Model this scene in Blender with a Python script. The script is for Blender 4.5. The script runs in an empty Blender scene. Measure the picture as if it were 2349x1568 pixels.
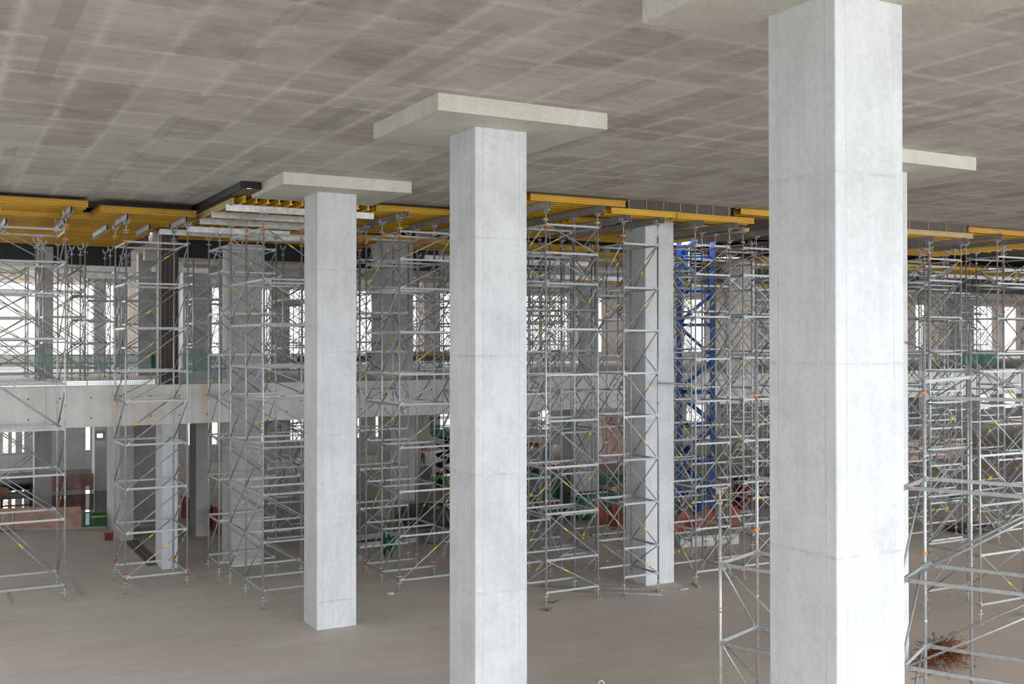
import bpy, math, random
from mathutils import Vector, Matrix
R = random.Random(7)
sc = bpy.context.scene
col = sc.collection
PI = math.pi

# ------------------------------------------------------------------ materials
def newmat(name):
    m = bpy.data.materials.new(name); m.use_nodes = True
    nt = m.node_tree
    for n in list(nt.nodes): nt.nodes.remove(n)
    out = nt.nodes.new('ShaderNodeOutputMaterial')
    b = nt.nodes.new('ShaderNodeBsdfPrincipled')
    nt.links.new(b.outputs[0], out.inputs[0])
    return m, nt, b, out

def srgb(r, g, b):
    f = lambda c: (c/255/12.92) if c/255 <= .04045 else ((c/255+.055)/1.055)**2.4
    return (f(r), f(g), f(b), 1)

class NT:
    """tiny helper around a node tree"""
    def __init__(s, nt): s.nt = nt
    def n(s, t, **k):
        nd = s.nt.nodes.new(t)
        for a, v in k.items(): setattr(nd, a, v)
        return nd
    def l(s, a, b): s.nt.links.new(a, b)
    def math(s, op, a, b=None, c=None, clamp=False):
        nd = s.n('ShaderNodeMath', operation=op); nd.use_clamp = clamp
        for i, v in enumerate((a, b, c)):
            if v is None: continue
            if isinstance(v, (int, float)): nd.inputs[i].default_value = v
            else: s.l(v, nd.inputs[i])
        return nd.outputs[0]
    def noise(s, vec, scale, detail=4, rough=.55, dist=0.):
        nd = s.n('ShaderNodeTexNoise'); nd.inputs['Scale'].default_value = scale
        nd.inputs['Detail'].default_value = detail; nd.inputs['Roughness'].default_value = rough
        nd.inputs['Distortion'].default_value = dist
        s.l(vec, nd.inputs['Vector']); return nd.outputs[0]
    def ramp(s, fac, stops):
        nd = s.n('ShaderNodeValToRGB'); e = nd.color_ramp.elements
        while len(e) < len(stops): e.new(.5)
        for i, (p, c) in enumerate(stops): e[i].position = p; e[i].color = c
        s.l(fac, nd.inputs[0]); return nd.outputs[0]
    def mix(s, fac, a, b, mode='MIX'):
        nd = s.n('ShaderNodeMix', data_type='RGBA', blend_type=mode)
        if isinstance(fac, (int, float)): nd.inputs[0].default_value = fac
        else: s.l(fac, nd.inputs[0])
        for i, v in ((6, a), (7, b)):
            if isinstance(v, tuple): nd.inputs[i].default_value = v
            else: s.l(v, nd.inputs[i])
        return nd.outputs[2]
    def mapping(s, vec, scale=(1, 1, 1), rot=(0, 0, 0), loc=(0, 0, 0)):
        nd = s.n('ShaderNodeMapping'); nd.inputs['Scale'].default_value = scale
        nd.inputs['Rotation'].default_value = rot; nd.inputs['Location'].default_value = loc
        s.l(vec, nd.inputs['Vector']); return nd.outputs[0]
    def bump(s, h, strength, dist, bsdf):
        nd = s.n('ShaderNodeBump'); nd.inputs['Strength'].default_value = strength
        nd.inputs['Distance'].default_value = dist
        s.l(h, nd.inputs['Height']); s.l(nd.outputs[0], bsdf.inputs['Normal'])

def line_mask(t, u, half, soft):
    """1 on lines where fract(u) is within half of a whole number (u in periods)"""
    f = t.math('PINGPONG', u, .5)
    return t.math('SUBTRACT', 1., t.math('DIVIDE', t.math('SUBTRACT', f, half), soft, clamp=True), clamp=True)

def plain(name, c, rough=.6, metal=0., var=.12, scale=6., coord='Object'):
    m, nt, b, out = newmat(name); t = NT(nt)
    co = t.n('ShaderNodeTexCoord').outputs[coord]
    nz = t.noise(co, scale)
    dark = tuple(v*(1-var) for v in c[:3])+(1,); lite = tuple(min(1, v*(1+var)) for v in c[:3])+(1,)
    t.l(t.ramp(nz, [(.3, dark), (.7, lite)]), b.inputs['Base Color'])
    b.inputs['Roughness'].default_value = rough; b.inputs['Metallic'].default_value = metal
    return m

def concrete(name, c0, c1, joint_period=0., joint_off=0., seam=0., streak=.5):
    m, nt, b, out = newmat(name); t = NT(nt)
    tc = t.n('ShaderNodeTexCoord'); oi = t.n('ShaderNodeObjectInfo')
    co = t.n('ShaderNodeVectorMath', operation='ADD'); t.l(tc.outputs['Object'], co.inputs[0])
    cr = t.n('ShaderNodeCombineXYZ'); rr = t.math('MULTIPLY', oi.outputs['Random'], 37.)
    for i in range(3): t.l(rr, cr.inputs[i])
    t.l(cr.outputs[0], co.inputs[1]); v = co.outputs[0]
    big = t.noise(v, .9, 5, .6)
    fine = t.noise(v, 14, 4, .6)
    st = t.noise(t.mapping(v, (3.2, 3.2, .35)), 1.6, 4, .6)
    f = t.math('ADD', t.math('MULTIPLY', big, .5), t.math('MULTIPLY', st, streak*.5))
    f = t.math('ADD', f, t.math('MULTIPLY', fine, .5-.5*streak+.1))
    colr = t.ramp(f, [(.36, c0), (.66, c1)])
    pt = t.math('MULTIPLY_ADD', t.noise(v, 2.6, 5, .7, .8), 3., -1.6, clamp=True)
    colr = t.mix(t.math('MULTIPLY', pt, .35), colr, tuple(x*.72 for x in c0[:3])+(1,))
    sx = t.n('ShaderNodeSeparateXYZ'); t.l(tc.outputs['Object'], sx.inputs[0])
    if joint_period:
        wob = t.math('MULTIPLY', t.noise(v, 2.5, 2), .02)
        u = t.math('DIVIDE', t.math('SUBTRACT', t.math('ADD', sx.outputs[2], wob), joint_off), joint_period)
        gate = t.math('MULTIPLY_ADD', t.noise(t.mapping(v, (1.3, 1.3, .6)), 1.8, 4, .65), 3., -1.15, clamp=True)
        k = t.math('ADD', t.math('MULTIPLY', line_mask(t, u, .0015, .003), .30), t.math('MULTIPLY', line_mask(t, u, .003, .014), .26))
        colr = t.mix(t.math('MULTIPLY', k, gate), colr, srgb(118, 122, 128))
        # each lift a slightly different tone
        cz = t.n('ShaderNodeCombineXYZ'); t.l(t.math('FLOOR', u), cz.inputs[0]); t.l(rr, cz.inputs[1])
        wn = t.n('ShaderNodeTexWhiteNoise'); t.l(cz.outputs[0], wn.inputs['Vector'])
        colr = t.mix(t.math('MULTIPLY', wn.outputs['Value'], .12), colr, srgb(168, 168, 164))
    if seam:
        for ax in (0, 1):
            a = t.math('ABSOLUTE', sx.outputs[ax])
            d = t.math('ABSOLUTE', t.math('SUBTRACT', a, seam))
            k = t.math('SUBTRACT', 1., t.math('DIVIDE', d, .012), clamp=True)
            k = t.math('MULTIPLY', k, t.math('MULTIPLY_ADD', st, 2.0, -.72, clamp=True))
            colr = t.mix(k, colr, srgb(128, 132, 138))
    # bug holes
    vo = t.n('ShaderNodeTexVoronoi'); vo.inputs['Scale'].default_value = 5.; t.l(v, vo.inputs['Vector'])
    k = t.math('LESS_THAN', vo.outputs['Distance'], .035)
    colr = t.mix(t.math('MULTIPLY', k, .35), colr, srgb(90, 86, 80))
    t.l(colr, b.inputs['Base Color'])
    b.inputs['Roughness'].default_value = .75
    t.bump(fine, .12, .01, b)
    return m

M = {}
M['column'] = concrete('column_concrete', srgb(186, 188, 190), srgb(214, 216, 219), 2.4, .8, .42, .6)
M['capital'] = concrete('capital_concrete', srgb(188, 184, 170), srgb(214, 211, 200), streak=.3)
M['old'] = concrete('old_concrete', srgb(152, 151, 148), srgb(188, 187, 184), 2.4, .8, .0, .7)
M['beam'] = concrete('edge_beam_concrete', srgb(158, 156, 150), srgb(196, 194, 188), streak=.35)
M['soffit'] = concrete('far_soffit_concrete', srgb(190, 178, 170), srgb(220, 210, 202), streak=.2)
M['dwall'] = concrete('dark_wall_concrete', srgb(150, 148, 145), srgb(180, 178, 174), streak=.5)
M['beige'] = concrete('beige_wall_render', srgb(196, 182, 158), srgb(220, 208, 186), streak=.5)

# rust streaks on the edge beam near x = 5.5..9
def beam_material():
    m, nt, b, out = newmat('stained_edge_beam_concrete'); t = NT(nt)
    g = t.n('ShaderNodeNewGeometry').outputs['Position']
    big = t.noise(g, .8, 5, .6); fine = t.noise(g, 9, 4); st = t.noise(t.mapping(g, (2.5, 1, .25)), 1.3, 4)
    c = t.ramp(t.math('ADD', t.math('MULTIPLY', big, .6), t.math('MULTIPLY', st, .4)), [(.3, srgb(192, 190, 185)), (.7, srgb(224, 223, 219))])
    sx = t.n('ShaderNodeSeparateXYZ'); t.l(g, sx.inputs[0]); X = sx.outputs[0]
    def band(c0, w):
        return t.math('SUBTRACT', 1., t.math('DIVIDE', t.math('ABSOLUTE', t.math('SUBTRACT', X, c0)), w), clamp=True)
    k = t.math('MAXIMUM', t.math('MAXIMUM', band(6.7, .8), band(8.9, .5)), t.math('MAXIMUM', band(13.8, 1.), band(5.9, .35)))
    k = t.math('MULTIPLY', k, t.math('MULTIPLY', t.math('SUBTRACT', st, .38, clamp=True), 3., clamp=True))
    c = t.mix(t.math('MULTIPLY', k, .8), c, srgb(176, 138, 92))
    j = line_mask(t, t.math('DIVIDE', t.math('SUBTRACT', X, 1.1), 2.45), .003, .004)
    c = t.mix(t.math('MULTIPLY', j, .45), c, srgb(120, 118, 114))
    # tie holes on a grid
    ux = t.math('PINGPONG', t.math('DIVIDE', X, 1.0), .5); uz = t.math('PINGPONG', t.math('DIVIDE', t.math('SUBTRACT', sx.outputs[2], 5.65), .7), .5)
    d = t.math('ADD', t.math('MULTIPLY', ux, ux), t.math('MULTIPLY', t.math('MULTIPLY', uz, uz), .5))
    c = t.mix(t.math('MULTIPLY', t.math('LESS_THAN', d, .0011), .8), c, srgb(60, 58, 56))
    t.l(c, b.inputs['Base Color']); b.inputs['Roughness'].default_value = .8
    t.bump(fine, .1, .01, b)
    return m
M['beam'] = beam_material()

def ceiling_material():
    m, nt, b, out = newmat('shuttered_ceiling_concrete'); t = NT(nt)
    g = t.n('ShaderNodeNewGeometry').outputs['Position']
    sx = t.n('ShaderNodeSeparateXYZ'); t.l(g, sx.inputs[0]); X, Y = sx.outputs[0], sx.outputs[1]
    wob = t.math('MULTIPLY', t.math('SUBTRACT', t.noise(g, 2.2, 4), .5), .16)
    Xw = t.math('ADD', X, wob); Yw = t.math('ADD', Y, wob)
    # per panel tint
    cell = t.n('ShaderNodeCombineXYZ')
    t.l(t.math('FLOOR', t.math('DIVIDE', t.math('SUBTRACT', X, 1.13), 1.14)), cell.inputs[0])
    t.l(t.math('FLOOR', t.math('DIVIDE', t.math('SUBTRACT', Y, 15.3), 2.43)), cell.inputs[1])
    wn = t.n('ShaderNodeTexWhiteNoise'); t.l(cell.outputs[0], wn.inputs['Vector'])
    grain = t.noise(t.mapping(g, (.55, 3.6, 1)), 2.0, 6, .68, .8)
    swirl = t.noise(t.mapping(g, (.8, 1.5, 1)), 1.5, 7, .72, 1.6)
    blot = t.noise(g, .55, 5, .6)
    f = t.math('ADD', t.math('MULTIPLY', grain, .24), t.math('MULTIPLY', blot, .36))
    f = t.math('ADD', f, t.math('MULTIPLY', swirl, .28))
    f = t.math('ADD', f, t.math('MULTIPLY', wn.outputs['Value'], .14))
    c = t.ramp(f, [(.36, srgb(156, 150, 140)), (.48, srgb(184, 180, 172)), (.58, srgb(202, 199, 194)), (.72, srgb(216, 212, 206))])
    light = srgb(236, 233, 229)
    kn = t.math('MULTIPLY_ADD', t.noise(t.mapping(g, (1.1, .7, 1)), 1.6, 5, .72, .5), 2.8, -.85, clamp=True)
    kl = t.math('MULTIPLY_ADD', t.noise(g, .22, 3, .6), 2.4, -.72, clamp=True)
    kn = t.math('MULTIPLY', kn, t.math('ADD', .3, t.math('MULTIPLY', kl, .7)))
    # broad soft laitance band and thin crisp line at each joint
    for (P, off, per, half, soft, amt) in ((Xw, 1.13, 1.14, .022, .10, .8), (X, 1.13, 1.14, .003, .008, .5),
                                           (Yw, 15.3, 2.43, .012, .05, .75), (Y, 15.3, 2.43, .002, .003, .55),
                                           (Yw, 19.2, 4.86, .012, .03, .75), (Y, 19.2, 4.86, .0011, .0015, .5)):
        u = t.math('DIVIDE', t.math('SUBTRACT', P, off), per)
        k = t.math('MULTIPLY', line_mask(t, u, half, soft), t.math('MULTIPLY', kn, amt))
        c = t.mix(k, c, light)
    # dark make-up strips between the panels
    for off, per, hw in ((4.56, 6.8, .021), (7.45, 5.7, .026)):
        u = t.math('DIVIDE', t.math('SUBTRACT', X, off), per)
        k = line_mask(t, u, hw, .002)
        gate = t.math('GREATER_THAN', t.noise(t.mapping(g, (.2, .33, 1)), 1., 1), .5)
        c = t.mix(t.math('MULTIPLY', t.math('MULTIPLY', k, gate), .45), c, srgb(152, 148, 143))
    vo = t.n('ShaderNodeTexVoronoi'); vo.inputs['Scale'].default_value = 1.1; t.l(g, vo.inputs['Vector'])
    c = t.mix(t.math('MULTIPLY', t.math('LESS_THAN', vo.outputs['Distance'], .026), .6), c, srgb(70, 62, 54))
    t.l(c, b.inputs['Base Color']); b.inputs['Roughness'].default_value = .7
    t.bump(grain, .06, .02, b)
    return m
M['ceiling'] = ceiling_material()

def floor_material():
    m, nt, b, out = newmat('dusty_floor_concrete'); t = NT(nt)
    g = t.n('ShaderNodeNewGeometry').outputs['Position']
    big = t.noise(g, .16, 4, .55)
    med = t.noise(t.mapping(g, (.5, 2.2, 1), (0, 0, math.radians(-14))), 1.1, 5, .6, .3)
    trk = t.noise(t.mapping(g, (.10, 2.0, 1), (0, 0, math.radians(-22))), 1.4, 3, .5, .2)
    fine = t.noise(g, 26, 3, .6)
    blo = t.noise(g, .7, 6, .65)
    f = t.math('ADD', t.math('MULTIPLY', big, .42), t.math('MULTIPLY', med, .16))
    f = t.math('ADD', f, t.math('ADD', t.math('MULTIPLY', trk, .16), t.math('MULTIPLY', blo, .26)))
    c = t.ramp(f, [(.36, srgb(190, 177, 166)), (.5, srgb(206, 196, 187)), (.66, srgb(218, 211, 204))])
    c = t.mix(.10, c, t.ramp(fine, [(.35, srgb(100, 90, 80)), (.65, srgb(215, 208, 198))]))
    # floor colour mixed browner towards the right
    sx = t.n('ShaderNodeSeparateXYZ'); t.l(g, sx.inputs[0])
    k = t.math('DIVIDE', t.math('SUBTRACT', sx.outputs[0], 10.), 20., clamp=True)
    c = t.mix(t.math('MULTIPLY', k, .5), c, srgb(192, 170, 148), 'MIX')
    vo = t.n('ShaderNodeTexVoronoi'); vo.inputs['Scale'].default_value = 1.4; t.l(g, vo.inputs['Vector'])
    c = t.mix(t.math('LESS_THAN', vo.outputs['Distance'], .018), c, srgb(205, 200, 190))
    t.l(c, b.inputs['Base Color']); b.inputs['Roughness'].default_value = .85
    t.bump(t.math('ADD', t.math('MULTIPLY', med, .8), t.math('MULTIPLY', fine, .2)), .25, .04, b)
    return m
M['floor'] = floor_material()

def galv(name, base, rough, metal, scale=9.):
    m, nt, b, out = newmat(name); t = NT(nt)
    tc = t.n('ShaderNodeTexCoord'); oi = t.n('ShaderNodeObjectInfo')
    nz = t.noise(t.mapping(tc.outputs['Object'], (1, 1, 1)), scale, 4, .65)
    dk = tuple(v*.74 for v in base[:3])+(1,); lt = tuple(min(1, v*1.15) for v in base[:3])+(1,)
    c = t.ramp(nz, [(.3, dk), (.68, lt)])
    tint = t.math('ADD', .80, t.math('MULTIPLY', oi.outputs['Random'], .32))
    cc = t.n('ShaderNodeCombineColor')
    for i in range(3): t.l(tint, cc.inputs[i])
    c = t.mix(1., c, cc.outputs[0], 'MULTIPLY')
    t.l(c, b.inputs['Base Color']); b.inputs['Metallic'].default_value = metal
    t.l(t.math('ADD', rough-.08, t.math('MULTIPLY', nz, .2)), b.inputs['Roughness'])
    return m
M['galv'] = galv('galvanised_tube', (.50, .52, .53, 1), .42, .55)
M['galvdark'] = galv('weathered_brace_tube', (.36, .365, .365, 1), .55, .4)
M['ledger'] = galv('galvanised_ledger', (.44, .46, .46, 1), .5, .4)
M['jack'] = galv('cement_crusted_jack', (.46, .42, .36, 1), .8, .15, 14)
M['orange'] = plain('orange_collar_plastic', srgb(248, 140, 52), .5)
M['yellowtag'] = plain('yellow_tape', srgb(236, 214, 40), .5)
M['redtag'] = plain('red_tape', srgb(200, 60, 50), .5)
M['hole'] = plain('dark_punch_hole', srgb(28, 28, 28), .9)
M['steelbeam'] = galv('grey_painted_steel', (.40, .37, .345, 1), .5, .35, 5)
M['steelwhite'] = galv('pale_aluminium_beam', (.74, .74, .74, 1), .45, .25, 5)
M['green'] = plain('green_end_cap', srgb(46, 110, 30), .5)

def timber(name, c0, c1, axis=0):
    m, nt, b, out = newmat(name); t = NT(nt)
    tc = t.n('ShaderNodeTexCoord'); oi = t.n('ShaderNodeObjectInfo')
    sc_ = [18, 18, 18]; sc_[axis] = .8
    nz = t.noise(t.mapping(tc.outputs['Object'], tuple(sc_)), 1., 5, .6, .3)
    bl = t.noise(tc.outputs['Object'], 1.3, 3)
    f = t.math('ADD', t.math('MULTIPLY', nz, .5), t.math('ADD', t.math('MULTIPLY', bl, .25), t.math('MULTIPLY', oi.outputs['Random'], .25)))
    t.l(t.ramp(f, [(.3, c0), (.7, c1)]), b.inputs['Base Color']); b.inputs['Roughness'].default_value = .55
    return m
M['yellow'] = timber('yellow_varnished_timber', srgb(180, 128, 14), srgb(226, 178, 34))
M['paleply'] = timber('pale_timber', srgb(176, 150, 100), srgb(205, 180, 130))
M['plydark'] = timber('brown_film_plywood', srgb(54, 44, 38), srgb(92, 78, 68), 2)
M['ply'] = timber('underside_plywood', srgb(92, 66, 40), srgb(128, 98, 62))
M['plank'] = timber('brown_plank', srgb(92, 78, 68), srgb(124, 108, 96), 1)
M['black'] = plain('black_formwork_panel', srgb(26, 27, 30), .6)
M['blue'] = plain('blue_crane_paint', srgb(30, 72, 146), .45, .1)
M['crate'] = plain('precast_white_concrete', srgb(186, 184, 176), .8)
M['skin'] = plain('skin', srgb(150, 100, 76), .6)
M['vest'] = plain('orange_red_vest', srgb(214, 64, 40), .7)
M['white'] = plain('reflective_white', srgb(232, 232, 230), .4)
M['jeans'] = plain('blue_denim', srgb(70, 84, 104), .8)
M['boots'] = plain('dark_boots', srgb(40, 36, 34), .8)
M['helmet'] = plain('yellow_helmet', srgb(230, 200, 60), .35)
M['hair'] = plain('dark_hair', srgb(30, 24, 20), .8)
M['liftgreen'] = plain('lime_green_lift_paint', srgb(84, 176, 40), .4)
M['liftdark'] = plain('dark_green_lift_platform', srgb(20, 96, 58), .5)
M['rubber'] = plain('black_rubber', srgb(22, 22, 22), .7)
M['redpaint'] = plain('red_paint', srgb(158, 34, 28), .5)
M['greenpaint'] = plain('green_container_paint', srgb(34, 96, 76), .55)
M['glass_dark'] = plain('dark_cab_glass', srgb(120, 124, 130), .15)
M['yellowpaint'] = plain('yellow_machine_paint', srgb(222, 168, 30), .5)
M['rust'] = plain('rusty_steel', srgb(116, 66, 36), .85, .2, .4, 14)
M['pipeblack'] = plain('black_wrapped_pipe', srgb(30, 34, 42), .25, 0, .3, 3)
M['rubblegrey'] = plain('rough_grey_block', srgb(112, 108, 104), .9, 0, .35, 9)
M['strap'] = plain('white_webbing', srgb(225, 222, 214), .8)
M['pitshade'] = plain('pit_opening_shade', srgb(70, 66, 58), .9)

def tarp(name, c, rough=.25):
    m, nt, b, out = newmat(name); t = NT(nt)
    co = t.n('ShaderNodeTexCoord').outputs['Object']
    nz = t.noise(co, 5, 5, .65, 1.2)
    dk = tuple(v*.6 for v in c[:3])+(1,)
    t.l(t.ramp(nz, [(.35, dk), (.7, c)]), b.inputs['Base Color']); b.inputs['Roughness'].default_value = rough
    t.bump(nz, .8, .12, b)
    return m
M['blacktarp'] = tarp('black_plastic_sheeting', srgb(70, 72, 78))
M['greentarp'] = tarp('green_tarpaulin', srgb(60, 124, 108), .6)
M['clear'] = tarp('crinkled_clear_wrap', srgb(160, 164, 170), .2)

def netting(name, c, alpha, cell=.035):
    m, nt, b, out = newmat(name); t = NT(nt)
    co = t.n('ShaderNodeTexCoord').outputs['Object']
    nz = t.noise(co, 2.2, 4)
    dk = tuple(v*.75 for v in c[:3])+(1,)
    t.l(t.ramp(nz, [(.35, dk), (.65, c)]), b.inputs['Base Color']); b.inputs['Roughness'].default_value = .8
    tr = t.n('ShaderNodeBsdfTransparent'); mx = t.n('ShaderNodeMixShader')
    t.l(t.math('ADD', alpha-.14, t.math('MULTIPLY', nz, .28)), mx.inputs[0])
    t.l(tr.outputs[0], mx.inputs[1]); t.l(b.outputs[0], mx.inputs[2]); t.l(mx.outputs[0], out.inputs[0])
    return m
M['greennet'] = netting('green_debris_net', srgb(128, 158, 146), .36)
M['greennetdense'] = netting('dense_green_debris_net', srgb(62, 122, 104), .8)
M['orangenet'] = netting('orange_barrier_net', srgb(206, 168, 152), .84)
M['orangenetdense'] = netting('dense_orange_barrier_net', srgb(162, 86, 66), .93)
M['rednet'] = netting('faded_red_barrier_net', srgb(158, 116, 106), .82)
M['greenbarrier'] = netting('green_barrier_mesh', srgb(22, 108, 74), .72)

def perforated():
    m, nt, b, out = newmat('perforated_galvanised_plank'); t = NT(nt)
    co = t.n('ShaderNodeTexCoord').outputs['Object']
    sx = t.n('ShaderNodeSeparateXYZ'); t.l(co, sx.inputs[0])
    a = t.math('PINGPONG', t.math('DIVIDE', sx.outputs[0], .07), .5); c = t.math('PINGPONG', t.math('DIVIDE', sx.outputs[2], .06), .5)
    d = t.math('ADD', t.math('MULTIPLY', a, a), t.math('MULTIPLY', c, c))
    k = t.math('LESS_THAN', d, .07)
    t.l(t.mix(k, (.66, .68, .69, 1), (.12, .12, .12, 1)), b.inputs['Base Color'])
    b.inputs['Metallic'].default_value = .6; b.inputs['Roughness'].default_value = .35
    return m
M['perf'] = perforated()

def water_material():
    m, nt, b, out = newmat('standing_water'); t = NT(nt)
    g = t.n('ShaderNodeNewGeometry').outputs['Position']
    b.inputs['Base Color'].default_value = (.012, .012, .011, 1)
    b.inputs['Roughness'].default_value = .03; b.inputs['IOR'].default_value = 1.33
    try: b.inputs['Specular IOR Level'].default_value = .9
    except KeyError: pass
    t.bump(t.noise(g, 1.2, 2), .02, .02, b)
    return m
M['water'] = water_material()
M['outground'] = plain('pale_site_ground', srgb(150, 143, 131), .9, 0, .1, .3)
def lampmat():
    m, nt, b, out = newmat('lit_flood_lamp')
    b.inputs['Emission Color'].default_value = (.9, .97, 1, 1); b.inputs['Emission Strength'].default_value = 60
    return m
M['lamp'] = lampmat()

# ------------------------------------------------------------------ mesh builder
class MB:
    def __init__(s): s.v = []; s.f = []; s.mi = []; s.sm = []; s.m = 0
    def quad(s, idx, smooth=False): s.f.append(idx); s.mi.append(s.m); s.sm.append(smooth)
    def box(s, x0, y0, z0, x1, y1, z1):
        i = len(s.v)
        s.v += [(x0, y0, z0), (x1, y0, z0), (x1, y1, z0), (x0, y1, z0), (x0, y0, z1), (x1, y0, z1), (x1, y1, z1), (x0, y1, z1)]
        for q in ((0, 3, 2, 1), (4, 5, 6, 7), (0, 1, 5, 4), (1, 2, 6, 5), (2, 3, 7, 6), (3, 0, 4, 7)):
            s.quad([i+k for k in q])
        return s
    def tube(s, p0, p1, r, seg=8, r1=None, cap=True):
        p0 = Vector(p0); p1 = Vector(p1); r1 = r if r1 is None else r1
        d = (p1-p0).normalized(); a = d.orthogonal().normalized(); b = d.cross(a)
        i = len(s.v)
        for p, rr in ((p0, r), (p1, r1)):
            for k in range(seg):
                an = 2*PI*k/seg; s.v.append(tuple(p+a*math.cos(an)*rr+b*math.sin(an)*rr))
        for k in range(seg):
            n = (k+1) % seg; s.quad([i+k, i+n, i+seg+n, i+seg+k], True)
        if cap:
            s.quad([i+k for k in reversed(range(seg))]); s.quad([i+seg+k for k in range(seg)])
        return s
    def prism(s, pts, z0, z1):
        i = len(s.v); n = len(pts)
        s.v += [(x, y, z0) for x, y in pts]+[(x, y, z1) for x, y in pts]
        s.quad([i+k for k in reversed(range(n))]); s.quad([i+n+k for k in range(n)])
        for k in range(n): s.quad([i+k, i+(k+1) % n, i+n+(k+1) % n, i+n+k])
        return s
    def profile_x(s, pts, x0, x1):
        """extrude a (y,z) outline along x"""
        i = len(s.v); n = len(pts)
        s.v += [(x0, y, z) for y, z in pts]+[(x1, y, z) for y, z in pts]
        s.quad([i+k for k in reversed(range(n))]); s.quad([i+n+k for k in range(n)])
        for k in range(n): s.quad([i+k, i+(k+1) % n, i+n+(k+1) % n, i+n+k])
        return s
    def mesh(s, name, mats):
        me = bpy.data.meshes.new(name); me.from_pydata(s.v, [], s.f)
        for m in (mats if isinstance(mats, (list, tuple)) else [mats]): me.materials.append(m)
        me.polygons.foreach_set('material_index', s.mi); me.polygons.foreach_set('use_smooth', s.sm)
        me.update(); return me
    def build(s, name, mats, parent=None, loc=(0, 0, 0), rot=(0, 0, 0)):
        return ob(name, s.mesh(name, mats), parent, loc, rot)

def ob(name, me, parent=None, loc=(0, 0, 0), rot=(0, 0, 0)):
    o = bpy.data.objects.new(name, me); col.objects.link(o)
    o.location = loc; o.rotation_euler = rot
    if parent: o.parent = parent
    return o
def tag(o, label=None, cat=None, group=None, kind=None):
    if label: o['label'] = label
    if cat: o['category'] = cat; o['kind'] = 'thing'
    if group: o['group'] = group
    if kind: o['kind'] = kind
    return o
def thing(name, label, cat, loc=(0, 0, 0), rz=0, group=None):
    return tag(ob(name, None, None, loc, (0, 0, rz)), label, cat, group)
def struct(o, label, cat): return tag(o, label, cat, kind='structure')

def chamfer_rect(hx, hy, c):
    return [(-hx+c, -hy), (hx-c, -hy), (hx, -hy+c), (hx, hy-c), (hx-c, hy), (-hx+c, hy), (-hx, hy-c), (-hx, -hy+c)]

# ------------------------------------------------------------------ the setting
H = 12.95
struct(MB().box(-12, 6.5, -.5, 125, 76, 0).build('floor', M['floor']), 'wide dusty grey brown concrete floor of the hall', 'floor')
fp = [(-9.5, -18), (90, -18), (90, 28.5), (33.2, 28.5), (33.2, 28.42), (16.25, 28.67), (16.25, 33.2), (12.45, 33.2), (12.45, 30.65), (7.95, 30.65), (7.95, 37.5), (-9.5, 37.5)]  # left edge cut back: unseen void added so sky brightens the floor
struct(MB().prism(fp, H, H+.45).build('ceiling', M['ceiling']), 'grey concrete slab ceiling with pale grid of shutter panel joints', 'ceiling')
struct(MB().box(-12.4, -14, 0, -12, 58, 6.5).box(-12.4, -14, 6.5, -12, 44, 13).build('wall_left_light_block', M['dwall']), 'unseen grey side wall added to block light from the left', 'wall')  # unseen wall added to cut the light from the left
struct(MB().box(-60, -90, -.7, 160, 6.5, -.12).build('outside_ground', M['outground']), 'unseen sandy ground shaped for bounce light, run in under the slab', 'ground')  # unseen ground, run in under the slab to set the bounce light
struct(MB().box(-60, 77, -.7, 200, 170, -.55).build('outside_ground', M['outground']), 'pale ground behind the far facade', 'ground')
# mezzanine: edge beam + slab
b = MB(); b.box(-12, 39.6, 5.33, 125, 40.1, 6.76); b.box(-12, 40.1, 6.3, 125, 75, 6.74)
struct(b.build('mezzanine_slab', M['beam']), 'long concrete edge beam and slab of the mezzanine floor', 'mezzanine')
# far storey ceiling
b = MB(); b.box(-12, 50.5, 12.45, 8.1, 75.6, 12.9); b.box(8.1, 45.5, 12.45, 27.5, 75.6, 12.9); b.box(27.5, 45.5, 12.45, 125, 75.6, 12.9)
for yy in (49.0, 59.1, 69.): b.box(8.4 if yy < 50 else -12, yy, 11.95, 125, yy+.5, 12.45)
struct(b.build('far_ceiling', M['soffit']), 'pinkish concrete slab above the mezzanine floor', 'ceiling')

def wall_with_holes(x0, x1, z0, z1, y0, y1, holes):
    """boxes round a row of openings (xa, xb, za, zb), all openings sharing za, zb"""
    b = MB(); holes = sorted(holes); za, zb = holes[0][2], holes[0][3]
    b.box(x0, y0, z0, x1, y1, za); b.box(x0, y0, zb, x1, y1, z1)
    c = x0
    for h in holes:
        b.box(c, y0, za, h[0], y1, zb); c = h[1]
    b.box(c, y0, za, x1, y1, zb)
    return b
up = [(-8, 6.18), (7.15, 9.54), (10.38, 10.91), (11.54, 11.77), (15.77, 16.42), (17.38, 17.98), (20.85, 21.7), (22.76, 25.6), (28.08, 29.99), (32.6, 33.62), (34.88, 37.4), (42.55, 46.41), (49.52, 49.87), (58.64, 60.84), (64, 66), (72, 74.5), (80, 82.5), (88.2, 89.6), (93.36, 95.05), (97.11, 99.91), (101.7, 103.88), (107, 109.5)]
lo = [(4.22, 4.52), (4.73, 4.95), (5.34, 5.46), (9.14, 9.43), (15.77, 15.98), (17.38, 17.77), (20.85, 21.04), (22.92, 23.96), (28.08, 28.29), (29.54, 29.89), (32.53, 32.74), (34.88, 36.5), (43.69, 44.73), (58.88, 60.84), (72, 73.5), (88, 89.5), (97.8, 99.56), (101.7, 103.88)]
struct(wall_with_holes(-12, 125, 6.74, 12.45, 75, 75.4, [(a, c, 7.5, 12.1) for a, c in up]).build('wall_back_upper', M['soffit']), 'far upper facade wall with tall bright openings', 'wall')
struct(wall_with_holes(-12, 125, 0, 6.3, 75, 75.4, [(a, c, 1.2, 5.6) for a, c in lo]).build('wall_back_lower', M['dwall']), 'far lower facade wall with slot windows', 'wall')
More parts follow.
